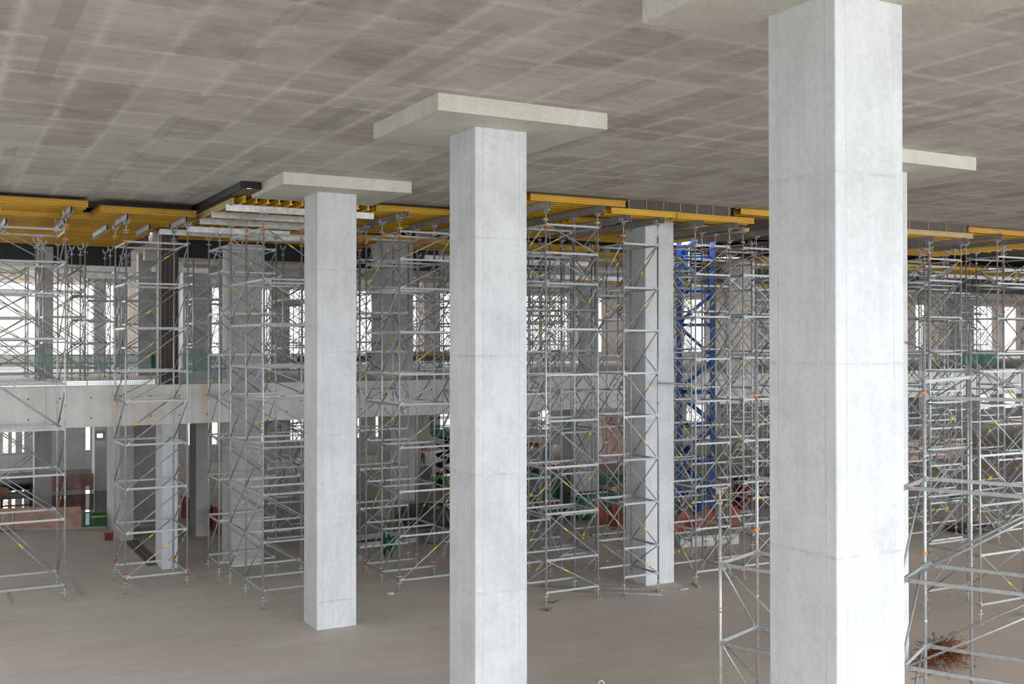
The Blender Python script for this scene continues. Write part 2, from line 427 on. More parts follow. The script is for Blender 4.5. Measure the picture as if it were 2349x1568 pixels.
struct(MB().box(125, 28.5, 0, 125.4, 76, 12.45).box(90, 15, 0, 90.4, 28.5, 12.95).box(90, 28.1, 0, 125, 28.5, 12.95).build('wall_right', M['dwall']), 'unseen grey wall closing the far end, near part added to block light', 'wall')  # nearer stretch is an unseen wall added to dim the right side
struct(MB().box(1., 51.6, .0, 9.4, 74.6, .012).build('water', M['water']), 'dark standing water on the floor below the mezzanine', 'water')
# low upstands that close the lit floor at the left
struct(MB().prism([(1.5, 51.6), (2.8, 52.0), (4.5, 51.3), (6.0, 50.75), (7.0, 50.4), (7.0, 50.7), (6.1, 51.05), (4.5, 51.7), (2.8, 52.4), (1.5, 52.0)], 0, .07).build('trim_1', M['old']), 'low crumbled concrete lip before the standing water', 'kerb')

# outer buildings seen through the facade openings
for x0, x1, zt, lab in ((3.2, 11.6, 12.1, 'sunlit beige building seen through the openings at the far left'),
                        (26.5, 27.6, 11.2, 'narrow beige building seen left of the stained concrete column'),
                        (36.2, 38.1, 12.4, 'beige building seen through the gap between the two middle columns'),
                        (41.4, 42.8, 13.5, 'slender beige building behind the dark square mezzanine column'),
                        (54, 59.5, 14, 'large beige building seen through the central openings')):
    t_ = thing('building', lab, 'building', ((x0+x1)/2, 95, -.55))
    w = (x1-x0)/2
    MB().box(-w, 0, 0, w, 6, zt+.55).build('wall', M['beige'], t_)
    b = MB(); b.box(-w-.1, -.1, zt+.55, w+.1, 6.1, zt+.75); b.build('parapet', M['beige'], t_)

# ------------------------------------------------------------------ main columns
def column(x, y, label, cap=True, h=None, half=.6, mat='column', name='concrete_column', z0=0., hy=None):
    r = thing(name, label, 'column', (x, y, z0)); r['kind'] = 'thing'
    top = (H-.332 if cap else (h or 12.6))-z0
    MB().prism(chamfer_rect(half, hy or half, .012), 0, top).build('shaft', M[mat], r)
    if cap:
        MB().prism(chamfer_rect(1.907, 1.645, .01), H-.332, H-.002).build('capital', M['capital'], r)
    return r
column(10.44, 10.18, 'nearest massive square concrete column rising in front of the tall tube tower')
column(10.26, 19.71, 'square concrete column with capital in the middle of the hall')
column(10.43, 30.14, 'square concrete column with capital standing before the pale aluminium beams')
column(22.01, 30.11, 'square concrete column without capital standing beside a scaffold tower and the blue mast', cap=False, h=12.62)
column(21.39, 19.55, 'concrete column almost hidden behind the nearest column, only edge and capital corner showing')
column(10.42, 40.15, 'grey concrete column of the mezzanine edge behind a three-row tube tower', cap=False, h=11.95, mat='old')
column(33.1, 30.1, 'concrete column hidden behind the nearest column', cap=False, h=12.6)
def pier(x0, x1, y0, y1, z0, z1, label, mat='old', name='concrete_column'):
    r = thing(name, label, 'column', ((x0+x1)/2, (y0+y1)/2, z0)); r['kind'] = 'thing'
    MB().prism(chamfer_rect((x1-x0)/2, (y1-y0)/2, .01), 0, z1-z0).build('shaft', M[mat], r)
    return r
pier(7.52, 8.08, 40.2, 41.5, 0, 5.33, 'narrow pale concrete column below the mezzanine, inside the second tower from the left', 'column')
pier(16.41, 17.82, 41., 42.2, 6.745, 12.445, 'wide dark concrete column standing on the mezzanine in the gap of the middle columns', 'dwall')
pier(4.12, 4.76, 50, 50.7, 6.745, 12.445, 'light grey column on the mezzanine beside the big white opening', 'old')
pier(7.70, 8.29, 60, 60.7, 6.745, 12.445, 'brownish slim column on the mezzanine at the far left', 'dwall')
pier(8.14, 8.70, 56, 56.6, 6.745, 12.445, 'dark slim column on the mezzanine left of the dark wall pier', 'dwall')
pier(8.62, 9.53, 52, 52.5, 6.745, 12.445, 'broad dark wall pier on the mezzanine behind the dark column form', 'dwall')
pier(11.9, 13.0, 58, 58.8, 6.745, 12.445, 'dark column on the mezzanine left of a narrow bright window', 'dwall')
pier(13.14, 13.86, 60, 60.7, 6.745, 12.445, 'dark column on the mezzanine between two narrow bright windows', 'dwall')
pier(17.36, 18.34, 60, 60.9, 6.745, 12.445, 'brownish column on the mezzanine in front of the wide bright opening', 'soffit')
pier(26.87, 27.9, 60, 61, 6.745, 12.445, 'brownish column on the mezzanine right of the wide dark column', 'soffit')
pier(32.2, 32.96, 50, 50.8, 6.745, 12.445, 'grey column on the mezzanine left of the column without capital', 'old')
pier(35.6, 36.5, 41, 42, 6.745, 12.445, 'beige column on the mezzanine right of the blue mast', 'soffit')
pier(76., 77.7, 60, 61.5, 6.745, 12.445, 'grey mezzanine column between two white openings at the far right', 'old')
pier(66., 68, 60, 61.5, 6.745, 12.445, 'pale mezzanine column left of the white openings at the far right', 'soffit')
pier(4.60, 5.39, 57, 57.8, 0, 6.3, 'concrete column standing beside the pipe rack below the mezzanine', 'old')
pier(7.05, 7.62, 46.9, 50.5, 0, 6.3, 'deep wall-like concrete pier below the mezzanine behind the second tower from the left', 'old')
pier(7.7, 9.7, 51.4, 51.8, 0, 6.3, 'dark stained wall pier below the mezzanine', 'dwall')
pier(8.17, 9.3, 63.2, 64.3, 0, 6.3, 'concrete column standing in the water with a lit flood lamp', 'old')
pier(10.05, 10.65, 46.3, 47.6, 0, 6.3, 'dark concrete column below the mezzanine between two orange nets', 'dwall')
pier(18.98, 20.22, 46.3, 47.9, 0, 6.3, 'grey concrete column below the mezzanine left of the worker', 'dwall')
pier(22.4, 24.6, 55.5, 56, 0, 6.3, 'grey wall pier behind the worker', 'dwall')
pier(28.4, 29.7, 45.05, 46.3, 0, 6.3, 'bluish grey concrete column below the mezzanine beside the green container', 'old')
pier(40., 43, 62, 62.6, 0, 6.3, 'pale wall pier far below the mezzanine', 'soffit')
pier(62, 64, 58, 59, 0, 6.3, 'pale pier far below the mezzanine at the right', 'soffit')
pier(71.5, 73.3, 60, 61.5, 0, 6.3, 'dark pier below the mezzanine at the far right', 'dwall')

# dark column form with ribs on the mezzanine edge
cf = thing('column_form', 'dark brown plywood column form with steel ribs on the mezzanine edge', 'formwork', (7.75, 40.5, 6.76))
MB().box(-.33, -.28, 0, .30, .42, 5.75).build('plywood_panel', M['plydark'], cf)
MB().box(-.40, -.33, 0, -.29, -.28, 5.6).build('lit_edge_strip', M['soffit'], cf)  # pale strip: the form's lit side put into the colour
for k in range(5):
    MB().box(-.36+.16*k, -.36, 0, -.32+.16*k, -.281, 5.7).build('rib', M['plydark'], cf)
# ------------------------------------------------------------------ formwork decks
ijoist = {}
def ibeam_mesh(L):
    k = round(L, 2)
    if k not in ijoist:
        b = MB(); h, fw, ft, wt = .20, .04, .04, .0135
        b.profile_x([(-fw, 0), (fw, 0), (fw, ft), (wt, ft+.01), (wt, h-ft-.01), (fw, h-ft), (fw, h), (-fw, h), (-fw, h-ft), (-wt, h-ft-.01), (-wt, ft+.01), (-fw, ft)], 0, L)
        b.m = 1
        for xx in (.12, .26, .40, L-.40, L-.26, L-.12):
            for s in (-1, 1): b.tube((xx, s*wt*.9, h/2), (xx, s*(wt+.002), h/2), .014, 6)
        ijoist[k] = b.mesh('formwork_beam', [M['yellow'], M['hole']])
    return ijoist[k]
def joist(x, y, z, L, label, group, along='x', jit=0.):
    o = ob('formwork_beam', ibeam_mesh(L), None, (x+R.uniform(-jit, jit) if along == 'x' else x, y+(R.uniform(-jit, jit) if along != 'x' else 0), z), (0, 0, 0 if along == 'x' else PI/2))
    return tag(o, label, 'beam', group)
primary = {}
def primary_mesh(L, white=False, cap=False, box=False):
    k = (round(L, 2), white, cap)
    if k not in primary:
        b = MB(); h = .20
        if white:
            b.profile_x([(-.045, 0), (.045, 0), (.045, .012), (.042, .015), (.042, h-.015), (.045, h-.012), (.045, h), (-.045, h), (-.045, h-.012), (-.042, h-.015), (-.042, .015), (-.045, .012)], 0, L)
        else:
            for s in (-1, 1):    # two channels back to back with a gap
                pts = [(s*.085, 0), (s*.085, .012), (s*.032, .014), (s*.032, h-.014), (s*.085, h-.012), (s*.085, h), (s*.024, h), (s*.024, 0)]
                b.profile_x(pts if s > 0 else pts[::-1], 0, L)
            b.m = 2 if cap else 1
            for zz in (.03, .085, .14):   # spacer plates in the gap at the near end
                b.box(.02, -.0235, zz, .05, .0235, zz+.035)
        primary[k] = b.mesh('steel_waler', [M['steelwhite'] if white else M['steelbeam'], M['hole'], M['green']])
    return primary[k]
def waler(x, y, z, L, label, along='y', white=False, cap=False, group=None):
    o = ob('aluminium_beam' if white else 'steel_waler', primary_mesh(L, white, cap), None, (x, y, z), (0, 0, 0 if along == 'x' else PI/2))
    return tag(o, label, 'beam', group)
def deck(x0, y0, x1, y1, z, label, th=.022, mat='ply'):
    return tag(MB().box(x0, y0, z, x1, y1, z+th).build('plywood_decking', M[mat]), label, 'plywood')
def joists_x(x0, x1, y0, y1, z, sp, label, group, jit=.03):
    y = y0; first = True
    while y <= y1+1e-6:
        joist(x0, y, z, x1-x0, label, group, 'x', 0 if first else jit); first = False; y += sp
# D1/D2/D3 left
joists_x(-1.0, 4.5, 36.5, 38.2, 12.62, .34, 'yellow timber beam of the deck above the leftmost scaffold tower', 'yellow beams above the leftmost tower')
deck(-1.0, 36.4, 4.5, 38.4, 12.82, 'plywood deck above the leftmost scaffold tower')
joists_x(4.87, 7.91, 36.5, 38.3, 12.50, .30, 'yellow timber beam of the lower deck above the second tower from the left', 'yellow beams above the second tower')
deck(4.80, 36.42, 7.93, 38.5, 12.70, 'plywood deck above the second tower from the left')
joists_x(-1.2, 7.6, 38.75, 49.9, 12.50, .36, 'yellow timber beam of the deck running on behind the two left towers', 'yellow beams behind the left towers', .15)
deck(-1.2, 38.6, 7.7, 50.1, 12.70, 'plywood deck behind the two left towers')
for x_, y_, z_, L_, lab in ((3.98, 36.3, 12.42, 2.4, 'grey steel waler over the right legs of the leftmost tower'),
                            (5.70, 36.45, 12.29, 2.4, 'grey steel waler over the left legs of the second tower'),
                            (7.58, 36.45, 12.29, 2.5, 'grey steel waler over the right legs of the second tower'),
                            (6.9, 39.3, 12.29, 2.6, 'grey steel waler behind the second tower, right one of the rear pair'),
                            (5.6, 40.2, 12.29, 3.6, 'grey steel waler behind the second tower, left one of the rear pair'),
                            (4.05, 38.9, 12.29, 3.0, 'grey steel waler behind the leftmost tower'),
                            (2.3, 39.6, 12.29, 3.2, 'grey steel waler deep behind the leftmost tower')):
    waler(x_, y_, z_, L_, lab)
tag(MB().box(-2, 50.2, 11.7, 8.0, 50.32, 12.75).build('black_bulkhead', M['black']), 'black formwork panel hanging behind the left deck', 'formwork')
tag(MB().box(8.5, 44.5, 11.75, 15, 44.62, 12.75).build('black_bulkhead', M['black']), 'black formwork panel behind the mezzanine edge column', 'formwork')
tag(MB().box(16.3, 44.5, 11.55, 20.6, 44.62, 12.75).build('black_bulkhead', M['black']), 'black formwork panel above the wide dark mezzanine column', 'formwork')
tag(MB().box(21.6, 44.5, 11.75, 26.8, 44.62, 12.75).build('black_bulkhead', M['black']), 'black ribbed formwork panel above the central towers', 'formwork')
tag(MB().box(35, 44.5, 11.5, 48, 44.62, 12.75).build('black_bulkhead', M['black']), 'black formwork panel above the towers right of the blue mast', 'formwork')
tag(MB().box(50, 44.5, 11.4, 75, 44.62, 12.75).build('black_bulkhead', M['black']), 'black formwork panel above the towers at the far right', 'formwork')
tag(MB().box(7.74, 44.7, 12.3, 7.80, 50.1, 12.96).build('black_bulkhead', M['black']), 'black board added to darken the side of the deck behind the two left towers', 'formwork')  # black board added to darken a bright gap beside the deck
# D4 : aluminium beams along x with joists along y
for i, (x0, y_, x1, z_) in enumerate(((7.96, 32.6, 12.75, 12.30), (8.00, 34.65, 12.9, 12.30), (8.06, 36.65, 13., 12.30), (7.80, 37.4, 11.4, 12.08), (7.2, 39.1, 12.5, 12.12))):
    waler(x0, y_, z_, x1-x0, ['pale aluminium beam behind the capital, nearest and highest of five', 'pale aluminium beam, second of five behind the capital', 'pale aluminium beam, third of five behind the capital', 'pale aluminium beam, fourth of five behind the capital', 'pale aluminium beam, lowest and farthest of five behind the capital'][i], 'x', True)
x = 8.35; k = 0
while x < 12.5:
    joist(x, 31.9, 12.50, 8.2, 'yellow timber beam laid over the pale aluminium beams', 'yellow beams over the aluminium beams', 'y', .05); x += .36
o = joist(8.10, 32.3, 12.46, 7.4, 'weathered edge beam along the left side of the aluminium beam deck', None, 'y'); o.data = o.data.copy(); o.data.materials[0] = M['paleply']
deck(8.05, 31.9, 12.7, 40., 12.72, 'plywood deck over the pale aluminium beams')
tag(MB().box(7.93, 30.75, 12.72, 7.97, 37.4, 12.95).build('formwork_board', M['black']), 'dark edge board below the slab edge beside the aluminium beams', 'formwork')
for (x0, y_, x1, z_, lab) in ((5.2, 46.2, 7.3, 11.2, 'pale aluminium beam on the mezzanine left of the dark column form'), (8.2, 46.2, 10.6, 11.25, 'pale aluminium beam on the mezzanine right of the dark column form'), (4.6, 47.0, 7.2, 10.95, 'lower pale aluminium beam on the mezzanine left of the dark column form'),
                              (19, 42.5, 27.5, 11.9, 'long pale aluminium beam behind the central towers'), (21.5, 44, 30.5, 11.35, 'lower long pale aluminium beam behind the central towers'), (49, 37, 60, 12.0, 'long pale aluminium beam at the far right'), (44, 40.5, 58, 11.9, 'second long pale aluminium beam at the far right')):
    waler(x0, y_, z_, x1-x0, lab, 'x', True)
# D5
joists_x(13.1, 16.2, 33.25, 40, 12.66, .42, 'yellow timber beam of the deck in the gap between the two middle columns', 'yellow beams between the middle columns')
deck(13.0, 33.15, 16.3, 40.3, 12.86, 'plywood deck in the gap between the two middle columns')
waler(13.95, 32.55, 12.44, 3.8, 'grey steel waler on the left legs of the tower between the middle columns')
waler(15.72, 32.3, 12.44, 4.2, 'grey steel waler on the right legs of the tower between the middle columns')
waler(14.3, 36.6, 12.44, 3.4, 'grey steel waler deep behind the tower between the middle columns')
# D6
joists_x(16.42, 20.0, 28.67, 39.5, 12.69, .42, 'yellow timber beam of the deck over the central towers', 'yellow beams over the central towers')
deck(16.35, 28.55, 20.05, 40., 12.89, 'plywood deck over the central towers')
waler(16.97, 28.4, 12.47, 6.2, 'grey steel waler with green end on the left legs of the central front tower', cap=True)
waler(18.99, 28.4, 12.47, 5.6, 'grey steel waler with green end on the right legs of the central front tower', cap=True)
waler(17.4, 34.8, 12.47, 5.0, 'grey steel waler deep over the central towers')
# D7 : capital form round the column without capital
bf = thing('bulkhead_form', 'dark film plywood bulkhead under the slab edge above the column without capital', 'formwork', (22.2, 28.6, 12.64))
MB().box(-2.15, 0, 0, 2.2, .03, .31).build('panel', M['plydark'], bf)
for k in range(7): MB().box(-2.12+.7*k, -.02, .0, -2.10+.7*k, 0, .31).build('batten', M['paleply'], bf)
joists_x(19.33, 22.1, 28.5, 29.3, 12.43, .40, 'yellow timber beam of the lower deck left of the column without capital', 'yellow beams left of the column without capital')
joists_x(21.95, 25.3, 28.46, 29.2, 12.41, .34, 'yellow timber beam of the lower deck right of the column without capital', 'yellow beams right of the column without capital')
joists_x(19.4, 21.3, 31.2, 37, 12.43, .42, 'yellow timber beam behind the column without capital on its left side', 'yellow beams behind left of the column')
joists_x(22.75, 27.5, 31.2, 37, 12.43, .42, 'yellow timber beam behind the column without capital on its right side', 'yellow beams behind right of the column')
deck(19.3, 28.64, 21.4, 38, 12.63, 'plywood deck left of the column without capital')
deck(22.62, 28.64, 27.6, 38, 12.63, 'plywood deck right of the column without capital')
for x_, y_, L_, lab in ((19.98, 28.4, 4.6, 'grey steel waler on the left legs of the tower before the column without capital'), (21.36, 28.4, 6., 'grey steel waler on the right legs of the tower before the column without capital'),
                        (23.0, 28.4, 4.2, 'grey steel waler on the left legs of the tower right of the column without capital'), (24.5, 28.4, 5., 'grey steel waler on the right legs of the tower right of the column without capital'),
                        (25.25, 28.9, 5., 'grey steel waler on the left legs of the tower nearest the big column'), (27.0, 28.6, 5., 'grey steel waler on the right legs of the tower nearest the big column')):
    waler(x_, y_, 12.22, L_, lab)
joists_x(24.75, 29.6, 28.5, 29.4, 12.72, .42, 'yellow timber beam of the upper deck beside the big column', 'upper yellow beams beside the big column')
deck(24.7, 28.45, 29.7, 29.8, 12.92, 'upper plywood deck beside the big column')
for x0, y0, x1, y1, z0, lab in ((-12, 37.45, 4.6, 37.5, 12.845, 'added black board hiding the sky gap above the leftmost tower'), (4.6, 37.45, 7.95, 37.5, 12.725, 'added black board hiding the sky gap above the second tower'),
        (7.96, 30.66, 8.52, 30.70, 12.745, 'added black board hiding the sky gap beside the capital of the left middle column'), (12.46, 31.8, 12.5, 33.2, 12.745, 'added black board hiding the sky gap behind the capital of the left middle column'),
        (12.5, 33.21, 16.25, 33.25, 12.885, 'added black board hiding the sky gap above the deck between the middle columns'), (16.26, 28.7, 16.30, 33.2, 12.915, 'added black board hiding the sky gap along the side of the central deck'),
        (16.3, 28.68, 20.0, 28.72, 12.915, 'added black board hiding the sky gap above the deck over the central towers'), (20.0, 28.68, 24.45, 28.72, 12.66, 'added black board hiding the sky gap behind the bulkhead above the column without capital'),
        (24.45, 28.5, 33.1, 28.54, 12.945, 'added black board against the sky gap, hidden by the nearest column'), (31.9, 28.54, 36.6, 28.58, 12.65, 'added black board hiding the sky gap behind the bulkhead right of the nearest column'), (36.6, 28.52, 90, 28.56, 12.925, 'added black board hiding the sky gap above the yellow deck at the right border')):
    tag(MB().box(x0, y0, z0, x1, y1, 13.5).build('sky_gap_board', M['black']), lab, 'formwork')  # black boards added to shut sky out of the slab edge gaps
deck(7.98, 30.70, 8.52, 31.9, 12.72, 'small plywood infill beside the capital of the left middle column')
deck(12.5, 33.26, 13.0, 40., 12.86, 'narrow plywood infill beside the pale aluminium beams', mat='plydark')
deck(27.65, 29.9, 28.9, 44.2, 12.64, 'plywood deck left of the opening for the blue mast', mat='plydark')
deck(31.95, 34.35, 35.7, 44.2, 12.64, 'plywood deck right of the opening for the blue mast', mat='plydark')
deck(28.9, 29.9, 30.7, 36.3, 12.64, 'plywood deck before the opening for the blue mast', mat='plydark')
deck(28.9, 41.2, 31.95, 44.2, 12.64, 'plywood deck behind the opening for the blue mast', mat='plydark')
deck(46.3, 28.6, 90, 38.3, 12.90, 'long plywood deck beyond the right border', mat='plydark')
deck(64.1, 38.3, 124, 45.4, 12.5, 'plywood deck far beyond the right border', mat='plydark')
for x0, y0, x1, y1, lab in ((-12, 37.52, 7.9, 50.4, 'broad plywood cover added to keep sky out over the left towers'), (7.98, 33.3, 28.8, 45.6, 'broad plywood cover added to keep sky out over the middle towers'),
        (16.32, 28.75, 28.8, 33.29, 'broad plywood cover added to keep sky out over the central front towers'), (28.8, 28.75, 32, 36.2, 'plywood cover added to keep sky out before the blue mast opening'),
        (28.8, 41.2, 32, 45.6, 'plywood cover added to keep sky out behind the blue mast opening'), (32, 28.62, 124, 45.6, 'broad plywood cover added to keep sky out right of the blue mast'), (7.98, 30.71, 8.5, 33.29, 'plywood strip added to keep sky out beside the left middle capital')):
    deck(x0, y0, x1, y1, 12.965, lab, .03, 'plydark')  # dark covers added over the decks to stop sky leaking in
# right of the nearest column
bf = thing('bulkhead_form', 'dark film plywood bulkhead under the slab edge right of the nearest column', 'formwork', (34.2, 28.5, 12.64))
MB().box(-2.2, 0, 0, 2.25, .03, .31).build('panel', M['plydark'], bf)
for k in range(5): MB().box(-2.1+1.05*k, -.02, .0, -2.08+1.05*k, 0, .31).build('batten', M['paleply'], bf)
o = joist(31.5, 28.4, 12.42, 5.2, 'pale worn timber beam below the bulkhead right of the nearest column', None); o.data = o.data.copy(); o.data.materials[0] = M['paleply']
joists_x(31.0, 36.6, 28.85, 34, 12.42, .5, 'yellow timber beam of the deck right of the nearest column', 'yellow beams right of the nearest column')
deck(30.8, 28.7, 36.7, 34.3, 12.62, 'plywood deck right of the nearest column')
joists_x(36.7, 46, 28.6, 38, 12.70, .6, 'yellow timber beam of the deck at the right border', 'yellow beams at the right border')
deck(36.6, 28.5, 46.2, 38.3, 12.90, 'plywood deck at the right border')
for x_, y_, L_, lab in ((34.4, 28.4, 4.5, 'grey steel waler just right of the nearest column'), (36.2, 28.2, 4.5, 'grey steel waler, second to the right of the nearest column'), (38.4, 28.3, 5.5, 'grey steel waler, third to the right of the nearest column'), (41., 28.3, 5.5, 'grey steel waler at the right border')):
    waler(x_, y_, 12.2 if x_ < 37 else 12.5, L_, lab)
joists_x(28.2, 33, 42.8, 44.3, 12.5, .5, 'yellow timber beam above the blue mast', 'yellow beams above the blue mast')
joists_x(8.3, 27, 40.8, 44.3, 12.46, .55, 'long yellow timber beam at the back of the formwork zone', 'long yellow beams at the back')
deck(8.2, 40.5, 27.2, 44.4, 12.66, 'plywood deck at the back of the formwork zone')
joists_x(36, 62, 40, 44.3, 12.3, .6, 'long yellow timber beam above the towers at the far right', 'long yellow beams at the far right')
deck(35.8, 39, 64, 44.4, 12.5, 'plywood deck above the towers at the far right')
tag(MB().box(28, 47.2, 11.45, 47, 47.4, 11.65).build('formwork_beam', M['yellow']), 'long yellow beam hanging below the far slab beside the blue mast', 'beam')
tag(MB().box(20, 52, 7.6, 31, 52.2, 7.8).build('formwork_beam', M['yellow']), 'yellow beam lying low on the mezzanine behind the central towers', 'beam')
tag(MB().box(14.4, 46, 7.42, 22, 46.2, 7.66).build('formwork_beam', M['plydark']), 'dark timber beam lying low across the mezzanine between the middle columns', 'beam')
waler(14.2, 45.6, 7.1, 7.0, 'pale aluminium beam lying low across the mezzanine between the middle columns', 'x', True)

# ------------------------------------------------------------------ scaffold towers
cache = {}
def c_mesh(key, fn):
    if key not in cache: cache[key] = fn()
    return cache[key]
def std_mesh(L):
    def f():
        b = MB(); b.tube((0, 0, 0), (0, 0, L), .030, 10)
        z = .0
        while z < L:
            b.tube((0, 0, z), (0, 0, z+.10), .0335, 10); z += 1.47*2
        return b.mesh('standard', M['galv'])
    return c_mesh(('std', round(L, 2)), f)
def led_mesh(L):
    def f():
        b = MB()
        b.box(.03, -.017, -.032, L-.03, .017, .032)
        for s in (0, 1):        # hook plates on both ends
            xx = .035 if s == 0 else L-.035
            b.box(xx-.02, -.026, -.05, xx+.02, .026, .045)
        b.m = 1
        for e in (.10, .135, .17, L-.17, L-.135, L-.10):
            for s in (-1, 1): b.box(e-.008, s*.0172-.001, -.008, e+.008, s*.0172+.001, .008)
        return b.mesh('ledger', [M['ledger'], M['hole']])
    return c_mesh(('led', round(L, 2)), f)
def dia_mesh(L, pale):
    def f():
        b = MB(); b.tube((.06, 0, 0), (L-.06, 0, 0), .0205, 8)
        b.box(0, -.006, -.022, .10, .006, .022); b.box(L-.10, -.006, -.022, L, .006, .022)
        return b.mesh('diagonal_brace', M['galv'] if pale else M['galvdark'])
    return c_mesh(('dia', round(L, 2), pale), f)
def base_mesh(h):
    def f():
        b = MB(); b.tube((0, 0, 0), (0, 0, h+.05), .019, 8); b.box(-.075, -.075, 0, .075, .075, .010)
        b.tube((0, 0, h-.06), (0, 0, h), .045, 8); b.box(-.11, -.012, h-.05, .11, .012, h-.025)
        for s in (-1, 1): b.box(s*.045-.006, -.05, .01, s*.045+.006, .05, .09)
        return b.mesh('base_jack', M['jack'])
    return c_mesh(('base', round(h, 2)), f)
def head_mesh(h):
    def f():
        b = MB(); b.tube((0, 0, 0), (0, 0, h), .019, 8); b.tube((0, 0, .0), (0, 0, .05), .045, 8); b.box(-.10, -.010, .02, .10, .010, .04)
        b.box(-.10, -.10, h, .10, .10, h+.012)
        for sx in (-1, 1):
            b.tube((sx*.055, 0, h-.01), (sx*.055, 0, h-.09), .03, 6, .012)
            for sy in (-1, 1): b.box(sx*.094-.007, sy*.07-.015, h, sx*.094+.007, sy*.07+.015, h+.12)
        return b.mesh('fork_head', M['galv'])
    return c_mesh(('head', round(h, 2)), f)
def flat_head_mesh():
    def f():
        b = MB(); b.tube((0, 0, 0), (0, 0, .3), .024, 8); b.tube((0, 0, 0), (0, 0, .04), .05, 8); b.box(-.09, -.012, .02, .09, .012, .05)
        b.box(-.10, -.10, .30, .10, .10, .325)
        for s in (-1, 1): b.box(s*.075-.012, -.03, .20, s*.075+.012, .03, .30)
        return b.mesh('plate_head', M['jack'])
    return c_mesh('flat', f)
def collar_mesh():
    def f():
        b = MB(); b.tube((0, 0, -.022), (0, 0, .022), .041, 10); b.box(-.085, -.018, -.018, .085, .018, .018)
        return b.mesh('locking_collar', M['orange'])
    return c_mesh('collar', f)
def tape_mesh(m):
    def f():
        b = MB(); b.tube((-.09, 0, 0), (.09, 0, 0), .0235, 8)
        return b.mesh('tape_mark', M[m])
    return c_mesh('tape'+m, f)

def rows(z0, zt, mids):
    """ledger heights from explicit list clipped to z range"""
    return [z for z in mids if z0 < z < zt]

STD = [.40, 1.40, 2.86, 4.32, 5.78, 7.24, 8.69, 10.14, 11.11, 12.0]
def tower(x, y, xs, ys, zb, zt, zled, label, F='\\', B='/', S='\\', rz=0, fine=True, headgap=.28, basegap=.32, collars=(), head='fork', group=None, skip=()):
    """one shoring tower: xs, ys = leg offsets; zled = ledger heights (world z); F/B/S = brace direction on front, back, sides"""
    r = thing('scaffold_tower', label, 'scaffold', (x, y, zb), rz, group)
    zs = [z-zb for z in zled]; top = zt-zb
    for i, lx in enumerate(xs):
        for j, ly in enumerate(ys):
            if (i, j) in skip: continue
            tt = top if not isinstance(headgap, dict) else top
            p = ob('standard', std_mesh(tt-basegap), r, (lx, ly, basegap))
            if zb < 50 and basegap > 0: ob('base_jack', base_mesh(basegap), r, (lx, ly, 0))
            if head == 'fork': ob('fork_head', head_mesh(headgap), r, (lx, ly, tt))
            elif head == 'flat': ob('plate_head', flat_head_mesh(), r, (lx, ly, tt))
            if fine:
                for cz in collars: ob('locking_collar', collar_mesh(), p, (0, 0, cz-zb-basegap), (0, 0, R.uniform(-.5, .5)))
    def brace(face, p, q, dz0, dz1, fwd):
        (ax, ay), (bx, by) = p, q
        dx, dy = bx-ax, by-ay; w = math.hypot(dx, dy); inset = .07
        z0, z1 = (dz0+.03, dz1-.03) if fwd else (dz1-.03, dz0+.03)
        ux, uy = dx/w, dy/w
        L = math.hypot(w-2*inset, z1-z0)
        nx, ny = uy*.028*face, -ux*.028*face
        d = ob('diagonal_brace', dia_mesh(L, R.random() < .35), r, (ax+ux*inset+nx, ay+uy*inset+ny, z0), (0, -math.atan2(z1-z0, w-2*inset), math.atan2(dy, dx)))
        if fine and R.random() < .36:
            ob('tape_mark', tape_mesh('yellowtag'), d, (L*R.choice((.35, .62, .66)), 0, 0))
    for z in zs:
        for j, ly in enumerate(ys):
            for i in range(len(xs)-1):
                L = xs[i+1]-xs[i]; o = ob('ledger', led_mesh(L), r, (xs[i], ly, z))
                if fine and R.random() < .06: ob('tape_mark', tape_mesh('redtag'), o, (L*.5, 0, 0), (0, 0, 0))
        for i, lx in enumerate(xs):
            for j in range(len(ys)-1):
                ob('ledger', led_mesh(ys[j+1]-ys[j]), r, (lx, ys[j], z-.02), (0, 0, PI/2))
    n = len(zs)
    for k in range(n-1):
        if zs[k+1]-zs[k] < .6: continue
        def pick(s): return s[k % len(s)] if len(s) > 1 else s
        for s_, ly, face in ((F, ys[0], 1), (B, ys[-1], -1)):
            c = pick(s_)
            for i in range(len(xs)-1):
                for ch in (('/', '\\') if c == 'X' else (c,)):
                    if ch != '-': brace(face, (xs[i], ly), (xs[i+1], ly), zs[k], zs[k+1], ch == '/')
        for lx, face in ((xs[0], -1), (xs[-1], 1)):
            c = pick(S)
            for j in range(len(ys)-1):
                for ch in (('/', '\\') if c == 'X' else (c,)):
                    if ch != '-': brace(face, (lx, ys[j]), (lx, ys[j+1]), zs[k], zs[k+1], ch == '/')
    return r

# front row
tower(1.87, 36.8, (0, 2.0), (0, 2.35), 0, 12.05, [.52, 2.62, 4.05, 5.5, 6.95, 8.4, 9.85, 10.85, 11.9], 'leftmost shoring tower at the left border of the hall', F='\\', B='\\', collars=(11.95, 12.02, 11.6), headgap=.35)
tower(5.71, 36.75, (0, 1.98), (0, 2.3), 0, 11.95, [.55, 2.0, 3.45, 4.9, 6.33, 7.32, 8.76, 10.23, 11.6], 'open shoring tower standing in front of the narrow pale column below the mezzanine', F='/', B='/', S='\\', collars=(.62, 8.78, 11.62, 11.9), headgap=.30)
tower(9.12, 32.6, (0, 2.5), (0, 2.03, 4.05), 0, 11.98, [.6, 2.08, 3.55, 5.0, 6.5, 7.5, 8.85, 10.25, 11.85], 'three-row shoring tower under the pale aluminium beams', F='\\', B='\\', S='\\', collars=(7.55, 11.7, 11.93), headgap=.28)
